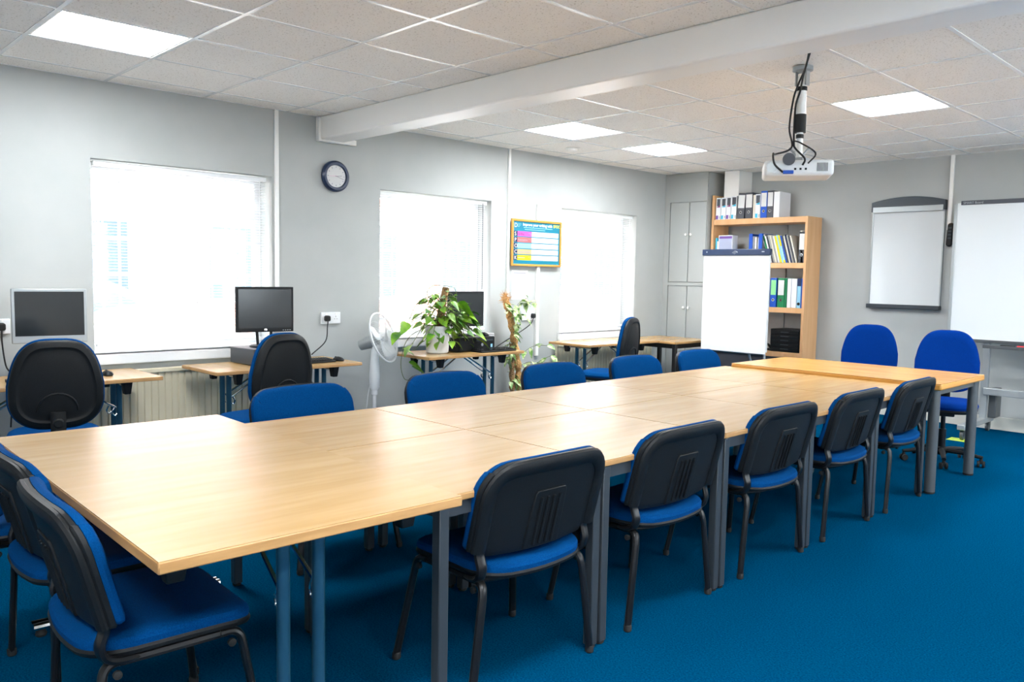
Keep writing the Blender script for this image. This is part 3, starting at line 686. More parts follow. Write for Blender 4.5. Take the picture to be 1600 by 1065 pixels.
# ------------------------------------------------------------------ radiators
def radiator(label, y0, y1, z0, z1):
    t = thing('radiator', label, 'radiator', (WX+.04, (y0+y1)/2, z0), 0); h = (y1-y0)/2; H = z1-z0
    b = MB(); n = int(2*h/.05); prof = []
    for k in range(n):
        y = -h+k*2*h/n; d = 2*h/n
        prof += [(.045, y), (.045, y+d*.62), (.032, y+d*.72), (.032, y+d*.90)]
    vs = [(x, y, .02) for x, y in prof]+[(x, y, H-.02) for x, y in prof]; m_ = len(prof)
    b.add(vs, [(k, k+1, k+1+m_, k+m_) for k in range(m_-1)]); b.b2(0, .03, -h, h, .01, H-.01)
    b.obj('radiator_panel', 'cream', t, smooth=False)
    MB().b2(-.01, .055, -h-.005, h+.005, H-.03, H).obj('top_grille', 'cream', t, bevel=.004)
    MB().tube([(.02, h+.0, .04), (.02, h+.05, .04), (.02, h+.05, -z0+.002)], .009, 8).lathe([(.016, 0), (.018, .02), (.014, .05)], (.02, h+.05, .03), 12).obj('valve', 'white', t)
    for yy in (-h+.15, h-.15): MB().b2(-.04, 0, yy-.015, yy+.015, .1, H-.1).obj('wall_bracket', 'cream', t, smooth=False)
radiator('cream ribbed radiator below the left window', 1.62, 3.12, .14, .72)
radiator('cream ribbed radiator below the right window', 6.60, 8.35, .14, .70)

# ------------------------------------------------------------------ clock, poster, notice, smoke alarm
t = thing('wall_clock', 'round wall clock with dark navy rim and white face', 'clock', (WX+.001, 3.806, 2.268), 0)
ry = Matrix.Rotation(PI/2, 3, 'Y')
MB().lathe([(.125, 0), (.133, .012), (.132, .03), (.118, .046), (.100, .046), (.092, .03), (.092, .012)], (0, 0, 0), 48, ry).obj('clock_rim', 'navy', t)
MB().lathe([(.02, .028), (.094, .028), (.094, .032), (.02, .032)], (0, 0, 0), 48, ry).obj('clock_face', 'paper', t)
mk = MB()
for k in range(12):
    a = 2*PI*k/12; mk.box((.0325, .078*math.sin(a), .078*math.cos(a)), (.001, .006, .012), Matrix.Rotation(-a, 3, 'X'))
mk.obj('hour_marks', 'p_ink', t, smooth=False)
def hand(name, a, l, w_, m_='p_ink', dx=.036):
    MB().box((dx, math.sin(a)*l/2*.8, math.cos(a)*l/2*.8), (.0015, w_, l), Matrix.Rotation(-a, 3, 'X')).obj(name, m_, t, smooth=False)
hand('hour_hand', PI/2-.12, .06, .005); hand('minute_hand', PI/2+.33, .085, .004, dx=.038); hand('second_hand', -PI/2-.05, .08, .002, 'd_pink', .04)

py0, py1, pz0, pz1 = 5.895, 6.652, 1.548, 2.037; pw, ph = py1-py0, pz1-pz0
t = thing('framed_poster', 'teal writing tips poster in a light wood frame with five coloured rows', 'poster', (WX+.032, (py0+py1)/2, (pz0+pz1)/2), 0)
f = MB(); fw = .022
f.b2(0, .022, -pw/2, -pw/2+fw, -ph/2, ph/2).b2(0, .022, pw/2-fw, pw/2, -ph/2, ph/2).b2(0, .022, -pw/2+fw, pw/2-fw, -ph/2, -ph/2+fw).b2(0, .022, -pw/2+fw, pw/2-fw, ph/2-fw, ph/2)
f.obj('poster_frame', 'oak_edge', t, bevel=.003)
MB().b2(.002, .008, -pw/2+fw*.8, pw/2-fw*.8, -ph/2+fw*.8, ph/2-fw*.8).obj('poster_sheet', 'p_teal', t, smooth=False)
rows = ['p_mag', 'p_red', 'p_sky', 'p_tan', 'p_yel']; rh = .052; rz0 = ph/2-.125
Tm = Matrix(((0, 0, 1, 0), (1, 0, 0, 0), (0, 1, 0, 0), (0, 0, 0, 1)))   # text plane -> wall plane facing +X
def TT(y, z, x=.0095): return Matrix.Translation((x, y, z)) @ Tm
rt = ['Spelling', 'Punctuation', '', 'Capital Letters', '']
for k, cname in enumerate(rows):
    zt = rz0-k*(rh+.0105)
    MB().b2(.008, .009, -pw/2+.06, -pw/2+.30, zt-rh, zt).obj('coloured_row', cname, t, smooth=False)
    MB().b2(.008, .009, -pw/2+.30, pw/2-.042, zt-rh, zt).obj('text_row', 'd_cream' if 0 else 'paper', t, smooth=False)
    MB().b2(.008, .0092, -pw/2+.036, -pw/2+.088, zt-rh, zt).obj('letter_box', 'p_navy', t, smooth=False)
    text('SPOCK'[k], .056, 'paper', 'row_letter', t, TT(-pw/2+.045, zt-rh+.006, .0098))
    if rt[k]: text(rt[k], .03, 'd_plum' if k == 0 else 'p_ink', 'row_word', t, TT(-pw/2+.095, zt-rh+.016), bold=.0003)
    else: MB().box((.0095, -pw/2+.15, zt-rh*.5), (.001, .10, .008)).obj('row_word', 'p_ink', t, smooth=False)
    tk = MB()
    for q in range(2): tk.box((.0095, -.02+q*.0, zt-rh*.36-q*.014), (.001, .22-q*.06, .003))
    tk.tube([(.0095, pw/2-.075, zt-.034), (.0095, pw/2-.068, zt-.042), (.0095, pw/2-.055, zt-.024)], .0015, 4)
    tk.obj('small_print', 'd_grey', t, smooth=False)
text('Improve your writing with', .042, 'paper', 'title', t, TT(-pw/2+.165, ph/2-.066), bold=.001)
text('SPOCK', .042, 'p_txtyel', 'title', t, TT(pw/2-.125, ph/2-.066), bold=.001)
text('D', .062, 'paper', 'logo_letter', t, TT(-pw/2+.04, ph/2-.085))
sp = MB()
for q in range(2): sp.box((.0095, .02-q*.05, ph/2-.084-q*.02), (.001, .44-q*.13, .007))
for q in range(3): sp.box((.0095, -pw/2+.115-q*.006, ph/2-.05-q*.014), (.001, .05-q*.012, .004))
sp.obj('small_print', 'p_sky', t, smooth=False)
t = thing('paper_notice', 'white paper notice with grey print taped below the poster', 'notice', (WX+.001, 6.065, 1.35), 0)
MB().b2(0, .002, -.12, .12, -.155, .155).obj('sheet', 'paper', t, smooth=False)
pp = MB().box((.0025, 0, .125), (.001, .18, .01))
for q in range(13): pp.box((.0025, -.01, .095-q*.018), (.001, .17 if q % 4 else .14, .003))
pp.obj('print', 'p_ink', t, smooth=False)
tag(MB().lathe([(.02, -.035), (.05, -.035), (.055, -.01), (.075, -.008), (.075, -.0035)], (-5.64, 6.26, CZ), 28).obj('smoke_alarm', 'white'), 'small round smoke alarm on the ceiling between the two far light panels', 'smoke alarm')

# ------------------------------------------------------------------ cupboard in the corner
CY = 8.63
t = thing('tall_cupboard', 'tall built-in grey cupboard with white knobs in the far left corner', 'cupboard', (0, 0, 0))
MB().b2(WX+.002, -5.56, CY+.02, WY-.002, 0.001, CZ-.006).obj('cupboard_body', 'cupb', t, smooth=False)
for (a, b, z0, z1, ky, kz) in ((-6.09, -5.815, 1.405, 2.385, -5.84, 1.99), (-5.805, -5.565, 1.405, 2.385, -5.77, 1.99), (-6.09, -5.815, .08, 1.35, -5.84, 1.085), (-5.805, -5.565, .08, 1.35, -5.77, 1.085)):
    d = MB().b2(a, b, CY, CY+.019, z0, z1).obj('cupboard_door', 'cupb', t, bevel=.003)
    MB().lathe([(.006, 0), (.007, .015), (.016, .022), (.016, .03), (.006, .034)], (ky, CY, kz), 16, Matrix.Rotation(PI/2, 3, 'X')).obj('door_knob', 'white', d)
MB().b2(WX+.002, -6.10, CY, CY+.019, 0.001, CZ-.006).b2(-6.10, -5.56, CY, CY+.012, 2.395, CZ-.006).b2(-6.10, -5.56, CY, CY+.012, 1.36, 1.395).obj('face_frame', 'cupb', t, smooth=False)

# ------------------------------------------------------------------ bookcase
t = thing('bookcase', 'tall open pale wood bookcase filled with binders', 'bookcase', (0, 0, 0))
BF, BB = 8.70, 9.045; BL, BR = -5.535, -4.30
MB().b2(BL, BL+.03, BF, BB, .001, 2.46).obj('side_panel', 'pine', t, bevel=.002)
MB().b2(BR-.03, BR, BF, BB, .001, 2.165).obj('side_panel', 'pine', t, bevel=.002)
SH = [(2.10, 2.165), (1.585, 1.645), (1.075, 1.135), (.565, .625)]
for a, b in SH: MB().b2(BL+.0305, BR-.0305, BF+.003, BB, a, b).obj('shelf', 'pine', t, bevel=.002)
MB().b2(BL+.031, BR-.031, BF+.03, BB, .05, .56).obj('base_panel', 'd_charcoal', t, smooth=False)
def px(p): return -5.495+(p-1121)*.00823
def binder(label, x0, x1, z, h, d, body, kind='lever', tilt=0, lab='paper', y=None, grp='binders on the top of the bookcase', cat='binder', name='ring_binder'):
    w_ = x1-x0-.003
    t = thing(name, label, cat, (x0+w_/2+.0015, BF+.02 if y is None else y, z+.0005), 0, grp)
    t.rotation_euler = (0, tilt, 0)
    MB().b2(-w_/2, w_/2, 0, d, 0, h).obj('cover', body, t, bevel=.0025)
    MB().b2(-w_/2+.003, w_/2-.003, .004, d-.004, h, h+.001).b2(-w_/2+.003, w_/2-.003, d, d+.001, .004, h-.004).obj('pages', 'paper', t, smooth=False)
    rx = Matrix.Rotation(PI/2, 3, 'X')
    if kind == 'lever':
        MB().b2(-w_/2+.006, w_/2-.006, -.0015, 0, h*.42, h*.93).obj('spine_label', lab, t, smooth=False)
        MB().lathe([(.008, 0), (.017, 0), (.017, .003), (.010, .003)], (0, 0, h*.25), 20, rx).obj('finger_ring', 'chrome', t)
        MB().lathe([(.001, 0), (.010, 0), (.010, .0034), (.001, .0034)], (0, 0, h*.25), 16, rx).obj('finger_hole', 'rubber', t)
    elif kind in ('d_purple', 'd_teal'):
        MB().b2(-w_/2+.010, w_/2-.008, -.0015, 0, h*.62, h*.95).obj('spine_title', 'd_charcoal', t, smooth=False)
        MB().add([(-w_/2+.010, -.0022, h*.56), (w_/2-.008, -.0022, h*.56), (w_/2-.008, -.0022, h*.66), (-w_/2+.010, -.0022, h*.58)], [(0, 1, 2, 3)]).obj('spine_flash', 'd_plum' if kind == 'd_purple' else 'd_teal', t, smooth=False)
        MB().b2(-w_/2+.004, -w_/2+.034, -.0015, 0, h*.02, h*.19).obj('spine_block', kind, t, smooth=False)
        MB().b2(w_/2-.014, w_/2-.008, -.0015, 0, h*.04, h*.17).obj('spine_mark', 'd_charcoal', t, smooth=False)
    elif kind == 'split':
        MB().b2(-w_/2, w_/2, -.0015, 0, h*.74, h).obj('spine_title', 'p_navy', t, smooth=False)
        MB().lathe([(.002, 0), (.017, 0), (.017, .003), (.002, .003)], (0, 0, h*.14), 20, rx).obj('finger_hole', 'rubber', t)
    return t
z = SH[0][1]
G1 = 'binders on the top of the bookcase'
top = [('white binder with purple base mark, first from the left on top', 1121, 1129, .262, 'd_white', 'd_purple'), ('white binder with teal base mark, second from the left on top', 1129.5, 1137.8, .262, 'd_white', 'd_teal'),
       ('white binder with purple base mark, third from the left on top', 1138, 1146, .268, 'd_white', 'd_purple'), ('white binder with teal base mark, fourth from the left on top', 1146.2, 1155, .272, 'd_white', 'd_teal'),
       ('black lever arch file with white label, left of the two together on top', 1156, 1168, .30, 'd_charcoal', 'lever'), ('black lever arch file with white label, right of the two together on top', 1169.5, 1181, .302, 'd_charcoal', 'lever'),
       ('thin pale binder between the black file and the teal marked one on top', 1181.5, 1185, .27, 'd_cream', ''), ('white binder with teal mark left of the blue file on top', 1185, 1193.3, .278, 'd_white', 'd_teal'),
       ('bright blue lever arch file on top of the bookcase', 1193.5, 1203.4, .31, 'd_blue', 'lever'), ('black lever arch file right of the blue file on top', 1203.6, 1213, .31, 'd_charcoal', 'lever'),
       ('thick white binder at the right end of the top row', 1213.4, 1222.5, .292, 'd_white', '')]
for lb, a, b, h, body, kd in top: binder(lb, px(a), px(b), z, h, .26, body, kd, tilt=.05 if a == 1156 else .02 if a < 1156 else 0)
z = SH[1][1]
def book(label, x0, x1, z, h, d, body, tilt=0, grp='books on the middle shelf', strip=None):
    w_ = x1-x0-.002
    t = thing('book', label, 'book', (x0+w_/2, BF+.025, z+.0008+(w_/2*abs(math.sin(tilt)))), 0, grp); t.rotation_euler = (0, tilt, 0)
    MB().b2(-w_/2, w_/2, 0, d, 0, h).obj('cover', body, t, bevel=.001)
    MB().b2(-w_/2+.0015, w_/2-.0015, .003, d-.002, h, h+.001).obj('pages', 'paper', t, smooth=False)
    if strip: MB().b2(-w_/2, w_/2, -.001, 0, h*.1, h*.6).obj('spine_strip', strip, t, smooth=False)
book('thin teal book at the left end of the middle shelf', px(1122.5), px(1125), z, .30, .2, 'd_teal'); book('thin cream book beside the boxed set', px(1125), px(1127), z, .26, .2, 'd_cream')
t = thing('boxed_set', 'lilac fronted box standing at the left of the middle shelf', 'box', (px(1138.5), BF+.03, z+.0005))
MB().b2(-.095, .095, 0, .12, 0, .33).obj('box_body', 'd_white', t, bevel=.002)
MB().b2(-.085, .09, -.001, 0, .02, .31).obj('front_label', 'lilac', t, smooth=False); MB().b2(-.085, .09, -.002, -.001, .29, .32).obj('label_band', 'd_purple', t, smooth=False)
t = thing('paper_stack', 'low stack of papers beside the boxed set on the middle shelf', 'papers', (px(1160), BF+.05, z+.0005))
MB().b2(-.09, .09, 0, .25, 0, .05).b2(-.085, .088, .01, .25, .05, .085).obj('sheets', 'd_grey', t, bevel=.002)
t = thing('magazine_file', 'blue magazine file on the middle shelf right of the paper stack', 'magazine file', (px(1188), BF+.02, z+.0005))
MB().b2(-.085, -.08, 0, .25, 0, .34).b2(.08, .085, 0, .25, 0, .34).b2(-.08, .08, 0, .25, 0, .005).b2(-.08, .08, .245, .25, 0, .34).b2(-.08, -.04, 0, .005, 0, .34).b2(.04, .08, 0, .005, 0, .34).b2(-.04, .04, 0, .005, 0, .14).obj('file_box', 'd_blue', t, smooth=False)
for q, c in enumerate((-.045, -.01, .03)): MB().b2(c-.012, c+.012, .02, .24, .006, .31-q*.01).obj('booklet', 'paper', t, smooth=False)
cols = ['d_grey', 'd_charcoal', 'd_green', 'd_white', 'd_charcoal', 'd_grey', 'd_cream', 'd_grey', 'd_white', 'd_yellow', 'd_sky', 'd_yellow', 'd_blue', 'd_charcoal', 'd_cream', 'p_navy', 'd_grey', 'd_charcoal', 'd_cream']
cn = dict(d_grey='grey', d_charcoal='black', d_green='green', d_white='white', d_cream='cream', d_yellow='yellow', d_sky='pale blue', d_blue='blue', p_navy='navy')
x = px(1202)
words = ['first', 'second', 'third', 'fourth', 'fifth', 'sixth', 'seventh', 'eighth', 'ninth', 'tenth', 'eleventh', 'twelfth', 'thirteenth', 'fourteenth', 'fifteenth', 'sixteenth', 'seventeenth', 'eighteenth', 'nineteenth']
for k, c in enumerate(cols):
    w_ = .036 if c == 'd_charcoal' and k == 1 else .022 if k in (2, 9, 11) else .017
    book('thin %s book leaning left on the middle shelf, %s from the magazine file' % (cn[c], words[k]), x, x+w_, z, .33-.004*(k % 5), .2, c, tilt=-.06 if k < 1 else -.28, strip='d_sky' if k == 11 else None)
    x += w_/math.cos(.28)+.0022
binder('cream binder at the right of the middle shelf beside the black one', px(1253)+.03, px(1258)+.02, z, .36, .22, 'd_cream', '', -.05, grp='binders at the right end of the middle shelf')
binder('black lever arch file with white label at the right end of the middle shelf', BR-.03-.075, BR-.033, z, .35, .24, 'd_charcoal', 'lever', grp='binders at the right end of the middle shelf')
z = SH[2][1]; G3 = 'binders on the lower shelf'
for lb, a, b, h, body, kd, lab in (('white binder with pink edge beside the flip chart on the lower shelf', 1205, 1213, .33, 'd_white', '', 'paper'), ('blue lever arch file with light green label on the lower shelf', 1214, 1223.5, .335, 'd_blue', 'lever', 'd_lime'),
        ('green lever arch file with white label on the lower shelf', 1225, 1235.5, .335, 'd_green', 'lever', 'paper'), ('narrow green binder right of the green lever arch file', 1235.7, 1239, .335, 'd_green', '', 'paper'), ('white binder on the lower shelf, left of the pair', 1239.5, 1245, .33, 'd_white', '', 'paper'),
        ('white binder on the lower shelf, right of the pair', 1245.5, 1253.5, .33, 'd_white', '', 'paper'), ('light blue binder with navy top on the lower shelf', 1254, 1259.6, .335, 'd_sky', 'split', 'paper')):
    binder(lb, px(a), px(b), z, h, .25, body, kd, lab=lab, grp=G3)
binder('navy edged binder at the right end of the lower shelf', px(1259.7), BR-.0325, z, .335, .25, 'd_blue', '', grp=G3)
z = SH[3][1]
t = thing('drawer_unit', 'black desktop unit of five drawers on the lowest shelf', 'drawer unit', (px(1239)+.0, BF+.02, z+.0005))
MB().b2(-.185, .185, .01, .31, 0, .26).obj('unit_case', 'plastic', t, bevel=.006)
for q in range(5):
    d = MB().b2(-.17, .17, -.006, .0095, .012+q*.048, .054+q*.048).obj('drawer', 'plastic', t, bevel=.003)
    MB().b2(-.05, .05, -.010, -.006, .030+q*.048, .040+q*.048).obj('drawer_pull', 'greym', d, bevel=.002)
t = thing('hole_punch', 'small dark desk punch beside the drawer unit', 'hole punch', (px(1209), BF+.08, z+.0005))
MB().b2(-.04, .04, 0, .1, 0, .02).obj('punch_base', 'blackm', t, bevel=.004); MB().tube([(0, .09, .02), (0, .02, .07), (0, -.02, .075)], .014, 8).obj('punch_lever', 'greym', t)

# ------------------------------------------------------------------ flip chart
t = thing('flip_chart', 'white flip chart easel with navy top clamp in front of the bookcase', 'flip chart', (-4.675, 7.85, 0), .0)
fw, zb, zt = .80, .665, 1.75
MB().b2(-fw/2, fw/2, 0, .02, zb+.02, zt-.02).obj('chart_board', 'board', t, bevel=.003)
MB().b2(-fw/2+.008, fw/2-.008, -.006, -.0005, zb, zt-.05).obj('paper_pad', 'paper', t, smooth=False)
MB().b2(-fw/2-.01, fw/2+.01, -.022, .024, zt-.045, zt+.022).obj('top_clamp', 'navy', t, bevel=.006)
lgo = MB(); 
for q in range(3): lgo.tube([(-.035+q*.012, -.023, zt-.02-.006*q), (0+q*.012, -.023, zt+.003-.006*q), (.03, -.023, zt-.008-.006*q)], .002, 5)
lgo.lathe([(.001, 0), (.008, 0), (.008, .002), (.001, .002)], (-fw/2+.05, -.022, zt-.008), 12, Matrix.Rotation(PI/2, 3, 'X'))
lgo.box((fw/2-.07, -.023, zt-.008), (.03, .002, .012)); lgo.obj('clamp_logo', 'silver', t)
for x0, y0, x1, y1 in ((-.33, .02, -.36, .03), (.33, .02, .38, .03), (0, .05, 0, .62)):
    l = MB().tube([(x0, y0+.02, 1.2), (x1, y1+(.03), .02)], .013, 10).obj('leg', 'silver', t)
    MB().lathe([(.018, 0), (.018, .02), (.014, .03)], (x1, y1+.03, 0), 12).obj('foot_cap', 'rubber', l)
MB().tube([(-.34, .04, .66), (.34, .04, .66)], .012, 8).obj('cross_bar', 'silver', t)

# ------------------------------------------------------------------ wall whiteboard, mobile whiteboard, remote holder
t = thing('wall_whiteboard', 'small wall mounted white flip board with arched dark grey top', 'whiteboard', (-3.36, WY-.001, 0))
a = .355
MB().b2(-a, a, -.03, -.004, 1.20, 2.24).obj('board_panel', 'board', t, bevel=.003)
ed = MB().b2(-a-.012, -a, -.034, -.002, 1.2, 2.25).b2(a, a+.012, -.034, -.002, 1.2, 2.25); ed.obj('side_rails', 'silver', t, smooth=False)
arch = [(-a-.02, 2.20), (a+.02, 2.20), (a+.02, 2.30)]+[((a+.02)*(1-2*k/12), 2.30+.05*(1-(2*k/12-1)**2)) for k in range(1, 13)]
v = [(x, -.055, z) for x, z in arch]+[(x, -.002, z) for x, z in arch]; n = len(arch)
MB().add(v, [tuple(range(n)), tuple(range(n, 2*n))[::-1]]+[(k, (k+1) % n, (k+1) % n+n, k+n) for k in range(n)]).obj('top_cap', 'greym', t, bevel=.003)
MB().b2(-a, a, -.065, -.05, 2.19, 2.25).obj('clamp_bar', 'silver', t, bevel=.003)
MB().b2(-a-.02, a+.02, -.075, -.002, 1.165, 1.21).obj('pen_tray', 'greym', t, bevel=.006)
t = thing('mobile_whiteboard', 'large mobile whiteboard on a grey wheeled frame at the right edge', 'whiteboard', (-2.765, 8.70, 0))
W = 1.85
MB().b2(.0, W, -.012, .012, .90, 2.225).obj('board_panel', 'board', t, smooth=False)
MB().b2(.03, W, -.02, .02, 2.205, 2.245).obj('top_rail', 'd_charcoal', t, bevel=.003)
MB().b2(0.0, W, -.018, .016, .885, .912).obj('bottom_rail', 'greym2', t, bevel=.003)
MB().b2(-.028, .0, -.02, .02, .885, 2.22).obj('side_rail', 'silver', t, bevel=.003)
text('SMART Board', .03, 'silver', 'brand_mark', t, Matrix.Translation((.05, -.0205, 2.214)) @ Matrix.Rotation(PI/2, 4, 'X'))
for x in (.32, 1.5):
    MB().b2(x-.03, x+.03, .02, .07, .12, 1.6).obj('upright', 'silver', t, bevel=.004)
    ft = MB().b2(x-.035, x+.035, -.58, .28, .10, .15).obj('foot', 'silver', t, bevel=.008)
    MB().b2(x+.031, x+.10, .075, .24, .151, .44).obj('side_box', 'greym2', t, bevel=.01) if x < 1 else None
    for y in (-.52, .22):
        c = MB(); rot = Matrix.Rotation(PI/2, 3, 'Y') @ Matrix.Rotation(0, 3, 'X')
        c.lathe([(.012, -.014), (.042, -.014), (.046, 0), (.042, .014), (.012, .014)], (x, y, .047), 22, rot)
        c.b2(x-.02, x-.016, y-.02, y+.02, .04, .098).b2(x+.016, x+.02, y-.02, y+.02, .04, .098)
        c.obj('caster', 'greym2', t)
MB().b2(.32, 1.5, .0, .05, .38, .45).obj('cross_bar', 'silver', t, bevel=.006)
MB().b2(.33, 1.6, -.13, -.02, .84, .855).b2(.33, 1.6, -.135, -.125, .84, .87).obj('pen_tray', 'greym2', t, bevel=.003)
tag(MB().tube([(-2.35+.05, 8.62, .868), (-2.23+.05, 8.62, .868)], .009, 10).obj('marker_pen', 'rubber'), 'black marker pen on the tray of the mobile whiteboard', 'pen', 'marker pens on the tray')
tag(MB().tube([(-2.16, 8.62, .868), (-2.03, 8.625, .868)], .010, 10).obj('marker_pen', 'd_red'), 'red marker pen on the tray of the mobile whiteboard', 'pen', 'marker pens on the tray')
tag(MB().b2(-2.56, -2.40, 8.10, 8.26, .001, .003).obj('sticky_note', 'stickyg', smooth=False), 'yellow green paper on the carpet under the whiteboard caster', 'note')
t = thing('remote_control', 'black remote control hanging on the trunking beside the whiteboards', 'remote control', (-2.93, WY-.032, 1.94))
def fr(p): return Vector((p.x+.004*math.sin(p.z*16), -p.y, p.z))
MB().loft(rr(.06, .24, .028), [(.004, 0), (0, .006), (.002, .022), (.012, .03)], fr).obj('remote_body', 'rubber', t)
bt = MB()
for q in range(4): bt.box((.0, -.031, .07-q*.035), (.03, .004, .014))
bt.obj('button', 'greym', t, smooth=False)

# ------------------------------------------------------------------ projector
t = thing('ceiling_projector', 'white projector hanging from the ceiling on a pole', 'projector', (-2.44, 4.78, 0), .0)
MB().lathe([(.03, CZ-.006), (.06, CZ-.006), (.06, CZ-.03), (.03, CZ-.035)][::-1], (0, 0, 0), 24).b2(-.036, -.029, -.022, .022, CZ-.12, CZ-.02).b2(.029, .036, -.022, .022, CZ-.12, CZ-.02).obj('ceiling_mount', 'silver', t)
MB().tube([(0, 0, CZ-.05), (0, 0, 2.42)], .028, 18).obj('pole', 'white', t)
MB().tube([(0, 0, 2.46), (0, 0, 2.35)], .034, 18).obj('pole_sleeve', 'rubber', t)
MB().tube([(0, 0, 2.35), (0, 0, 2.20)], .020, 14).obj('lower_pole', 'white', t)
rg = MB()
for z in (2.60, 2.315): rg.lathe([(.0292 if z > 2.5 else .021, 0), (.031 if z > 2.5 else .023, .003), (.031 if z > 2.5 else .023, .022), (.0292 if z > 2.5 else .021, .025)], (0, 0, z), 18)
rg.obj('cable_tie', 'rubber', t)
MB().b2(-.05, .05, -.05, .05, 2.175, 2.195).tube([(0, 0, 2.19), (.05, .03, 2.26)], .007, 6).tube([(0, 0, 2.19), (-.05, -.03, 2.26)], .007, 6).obj('mount_bracket', 'silver', t, smooth=True)
rz = Matrix.Rotation(.72, 4, 'Z'); q0 = Matrix.Translation((-.01, 0, 2.125)) @ Matrix.Rotation(.55, 4, 'Z') 
MB().b2(-.20, .20, -.14, .14, -.05, .045).xf(q0).obj('projector_body', 'fanw', t, bevel=.02, seg=3)
vt = MB()
for q in range(8): vt.box((.105+.008*q, -.1412, .0), (.004, .003, .05))
vt.xf(q0).obj('vent', 'greym2', t, smooth=False)
MB().lathe([(.005, 0), (.03, 0), (.03, .004), (.005, .004)], (-.155, -.1395, 0), 20, Matrix.Rotation(PI/2, 3, 'X')).xf(q0).obj('speaker_grille', 'silver', t)
pt = MB()
for q in range(3): pt.box((-.02+q*.03, -.1412, -.01), (.012, .003, .012))
pt.xf(q0).obj('port', 'rubber', t, smooth=False)
MB().b2(-.09, -.03, -.165, -.141, -.04, -.02).xf(q0).obj('vga_connector', 'd_blue', t, bevel=.003)
def pw_(*pts): return [Vector(p) for p in pts]
c = MB(); P = lambda x, z, y=-.15: q0 @ Vector((x, y, z))
end = Vector((.23, -.38, CZ-.006))
c.tube(spline([end, (.12, -.2, CZ-.06), (.0, -.05, CZ-.12), (-.035, -.035, 2.55), (-.05, -.04, 2.38), (-.03, -.04, 2.26), (-.10, -.10, 2.22), P(-.15, .08), P(-.14, .02), P(-.09, -.03)]), .006, 7)
c.tube(spline([end+Vector((.01, 0, 0)), (.10, -.18, CZ-.09), (.02, -.06, CZ-.16), (-.022, -.03, 2.5), (-.02, -.035, 2.3), (.0, -.05, 2.25), P(.03, .05), P(.02, .01)]), .006, 7)
c.tube(spline([(-.02, -.035, 2.3), (.03, -.04, 2.28), P(.09, .08), P(.05, .02)]), .005, 6)
c.obj('cable', 'rubber', t)
MB().lathe([(.005, 0), (.035, 0), (.037, .008), (.035, .016), (.005, .016)], (0, 0, 0), 24, Matrix.Rotation(PI/2, 3, 'X')).xf(q0 @ Matrix.Translation((-.06, -.16, .045))).obj('cable_puck', 'd_charcoal', t)

# ------------------------------------------------------------------ pedestal fan
fx, fy = -5.93, 4.06
t = thing('pedestal_fan', 'white pedestal fan standing between two desks', 'fan', (fx, fy, 0))
MB().lathe([(.18, 0.001), (.19, .01), (.17, .03), (.05, .045), (.03, .06)], (0, 0, 0), 32).obj('fan_base', 'fanw', t)
MB().lathe([(.016, .05), (.016, .40)], (0, 0, 0), 14).obj('pole', 'fanw', t)
MB().lathe([(.02, .38), (.027, .385), (.027, .42), (.018, .43)], (0, 0, 0), 18).obj('pole_collar', 'fanw', t)
MB().lathe([(.03, .425), (.043, .45), (.047, .55), (.040, .66), (.034, .74), (.030, .78)], (0, 0, 0), 24).obj('control_column', 'fanw', t)
ax = Vector((.695*.93, .719*.93, .34)).normalized()*1.0+Vector((-.717, .69, 0))*(-.28); ax.normalize()
R_ = ax.to_track_quat('Z', 'Y').to_matrix(); hc = Vector((.0, .0, .86))
MB().lathe([(.02, -.15), (.045, -.145), (.055, -.06), (.05, .03), (.02, .04)], hc, 24, R_).obj('motor', 'silver', t)
MB().tube([(0, 0, .77), (0, 0, .85)], .022, 12).obj('neck', 'fanw', t)
gc = hc+ax*.09; rad = .222
cg = MB(); n = 64
def G(a, r, d): return gc+R_ @ Vector((r*math.cos(a), r*math.sin(a), d))
for k in range(n):
    a = 2*PI*k/n
    for s_ in (-1, 1): cg.tube([G(a, .045, s_*.062), G(a, .14, s_*.052), G(a, .205, s_*.025), G(a, rad, 0)], .0011, 4)
for r_k, d in ((.10, .056), (.16, .046)):
    for s_ in (-1, 1): cg.tube([G(2*PI*k/48, r_k, s_*d) for k in range(49)], .0013, 4)
cg.obj('guard', 'fanw', t)
MB().tube([G(2*PI*k/64, rad, 0) for k in range(65)], .0075, 8).obj('guard_rim', 'fanw', t)
MB().lathe([(.005, .075), (.045, .072), (.05, .062), (.02, .058)], gc, 28, R_).obj('guard_badge', 'fanw', t)
MB().lathe([(.03, -.02), (.034, 0), (.03, .03), (.01, .04)], gc, 20, R_).obj('fan_hub', 'fanw', t)
for k in range(3):
    a0 = 2*PI*k/3+.5; vs = []; nr, na = 6, 5
    for i in range(nr):
        r = .03+.165*i/(nr-1); wdt = .35+1.0*math.sin(PI*(.15+.7*i/(nr-1)))*.75
        for j in range(na): u = j/(na-1)-.5; vs.append(G(a0+u*wdt+.3*i/nr, r, .025*u*2))
    fs = [(i*na+j, i*na+j+1, (i+1)*na+j+1, (i+1)*na+j) for i in range(nr-1) for j in range(na-1)]
    b = MB().add(vs, fs).obj('fan_blade', 'fanw', t); md = b.modifiers.new('s', 'SOLIDIFY'); md.thickness = .002
MB().tube(spline([(-.03, -.01, .5), (-.05, -.03, .4), (-.06, -.06, .15), (-.1, -.1, .01)]), .004, 6).obj('cable', 'fanw', t)

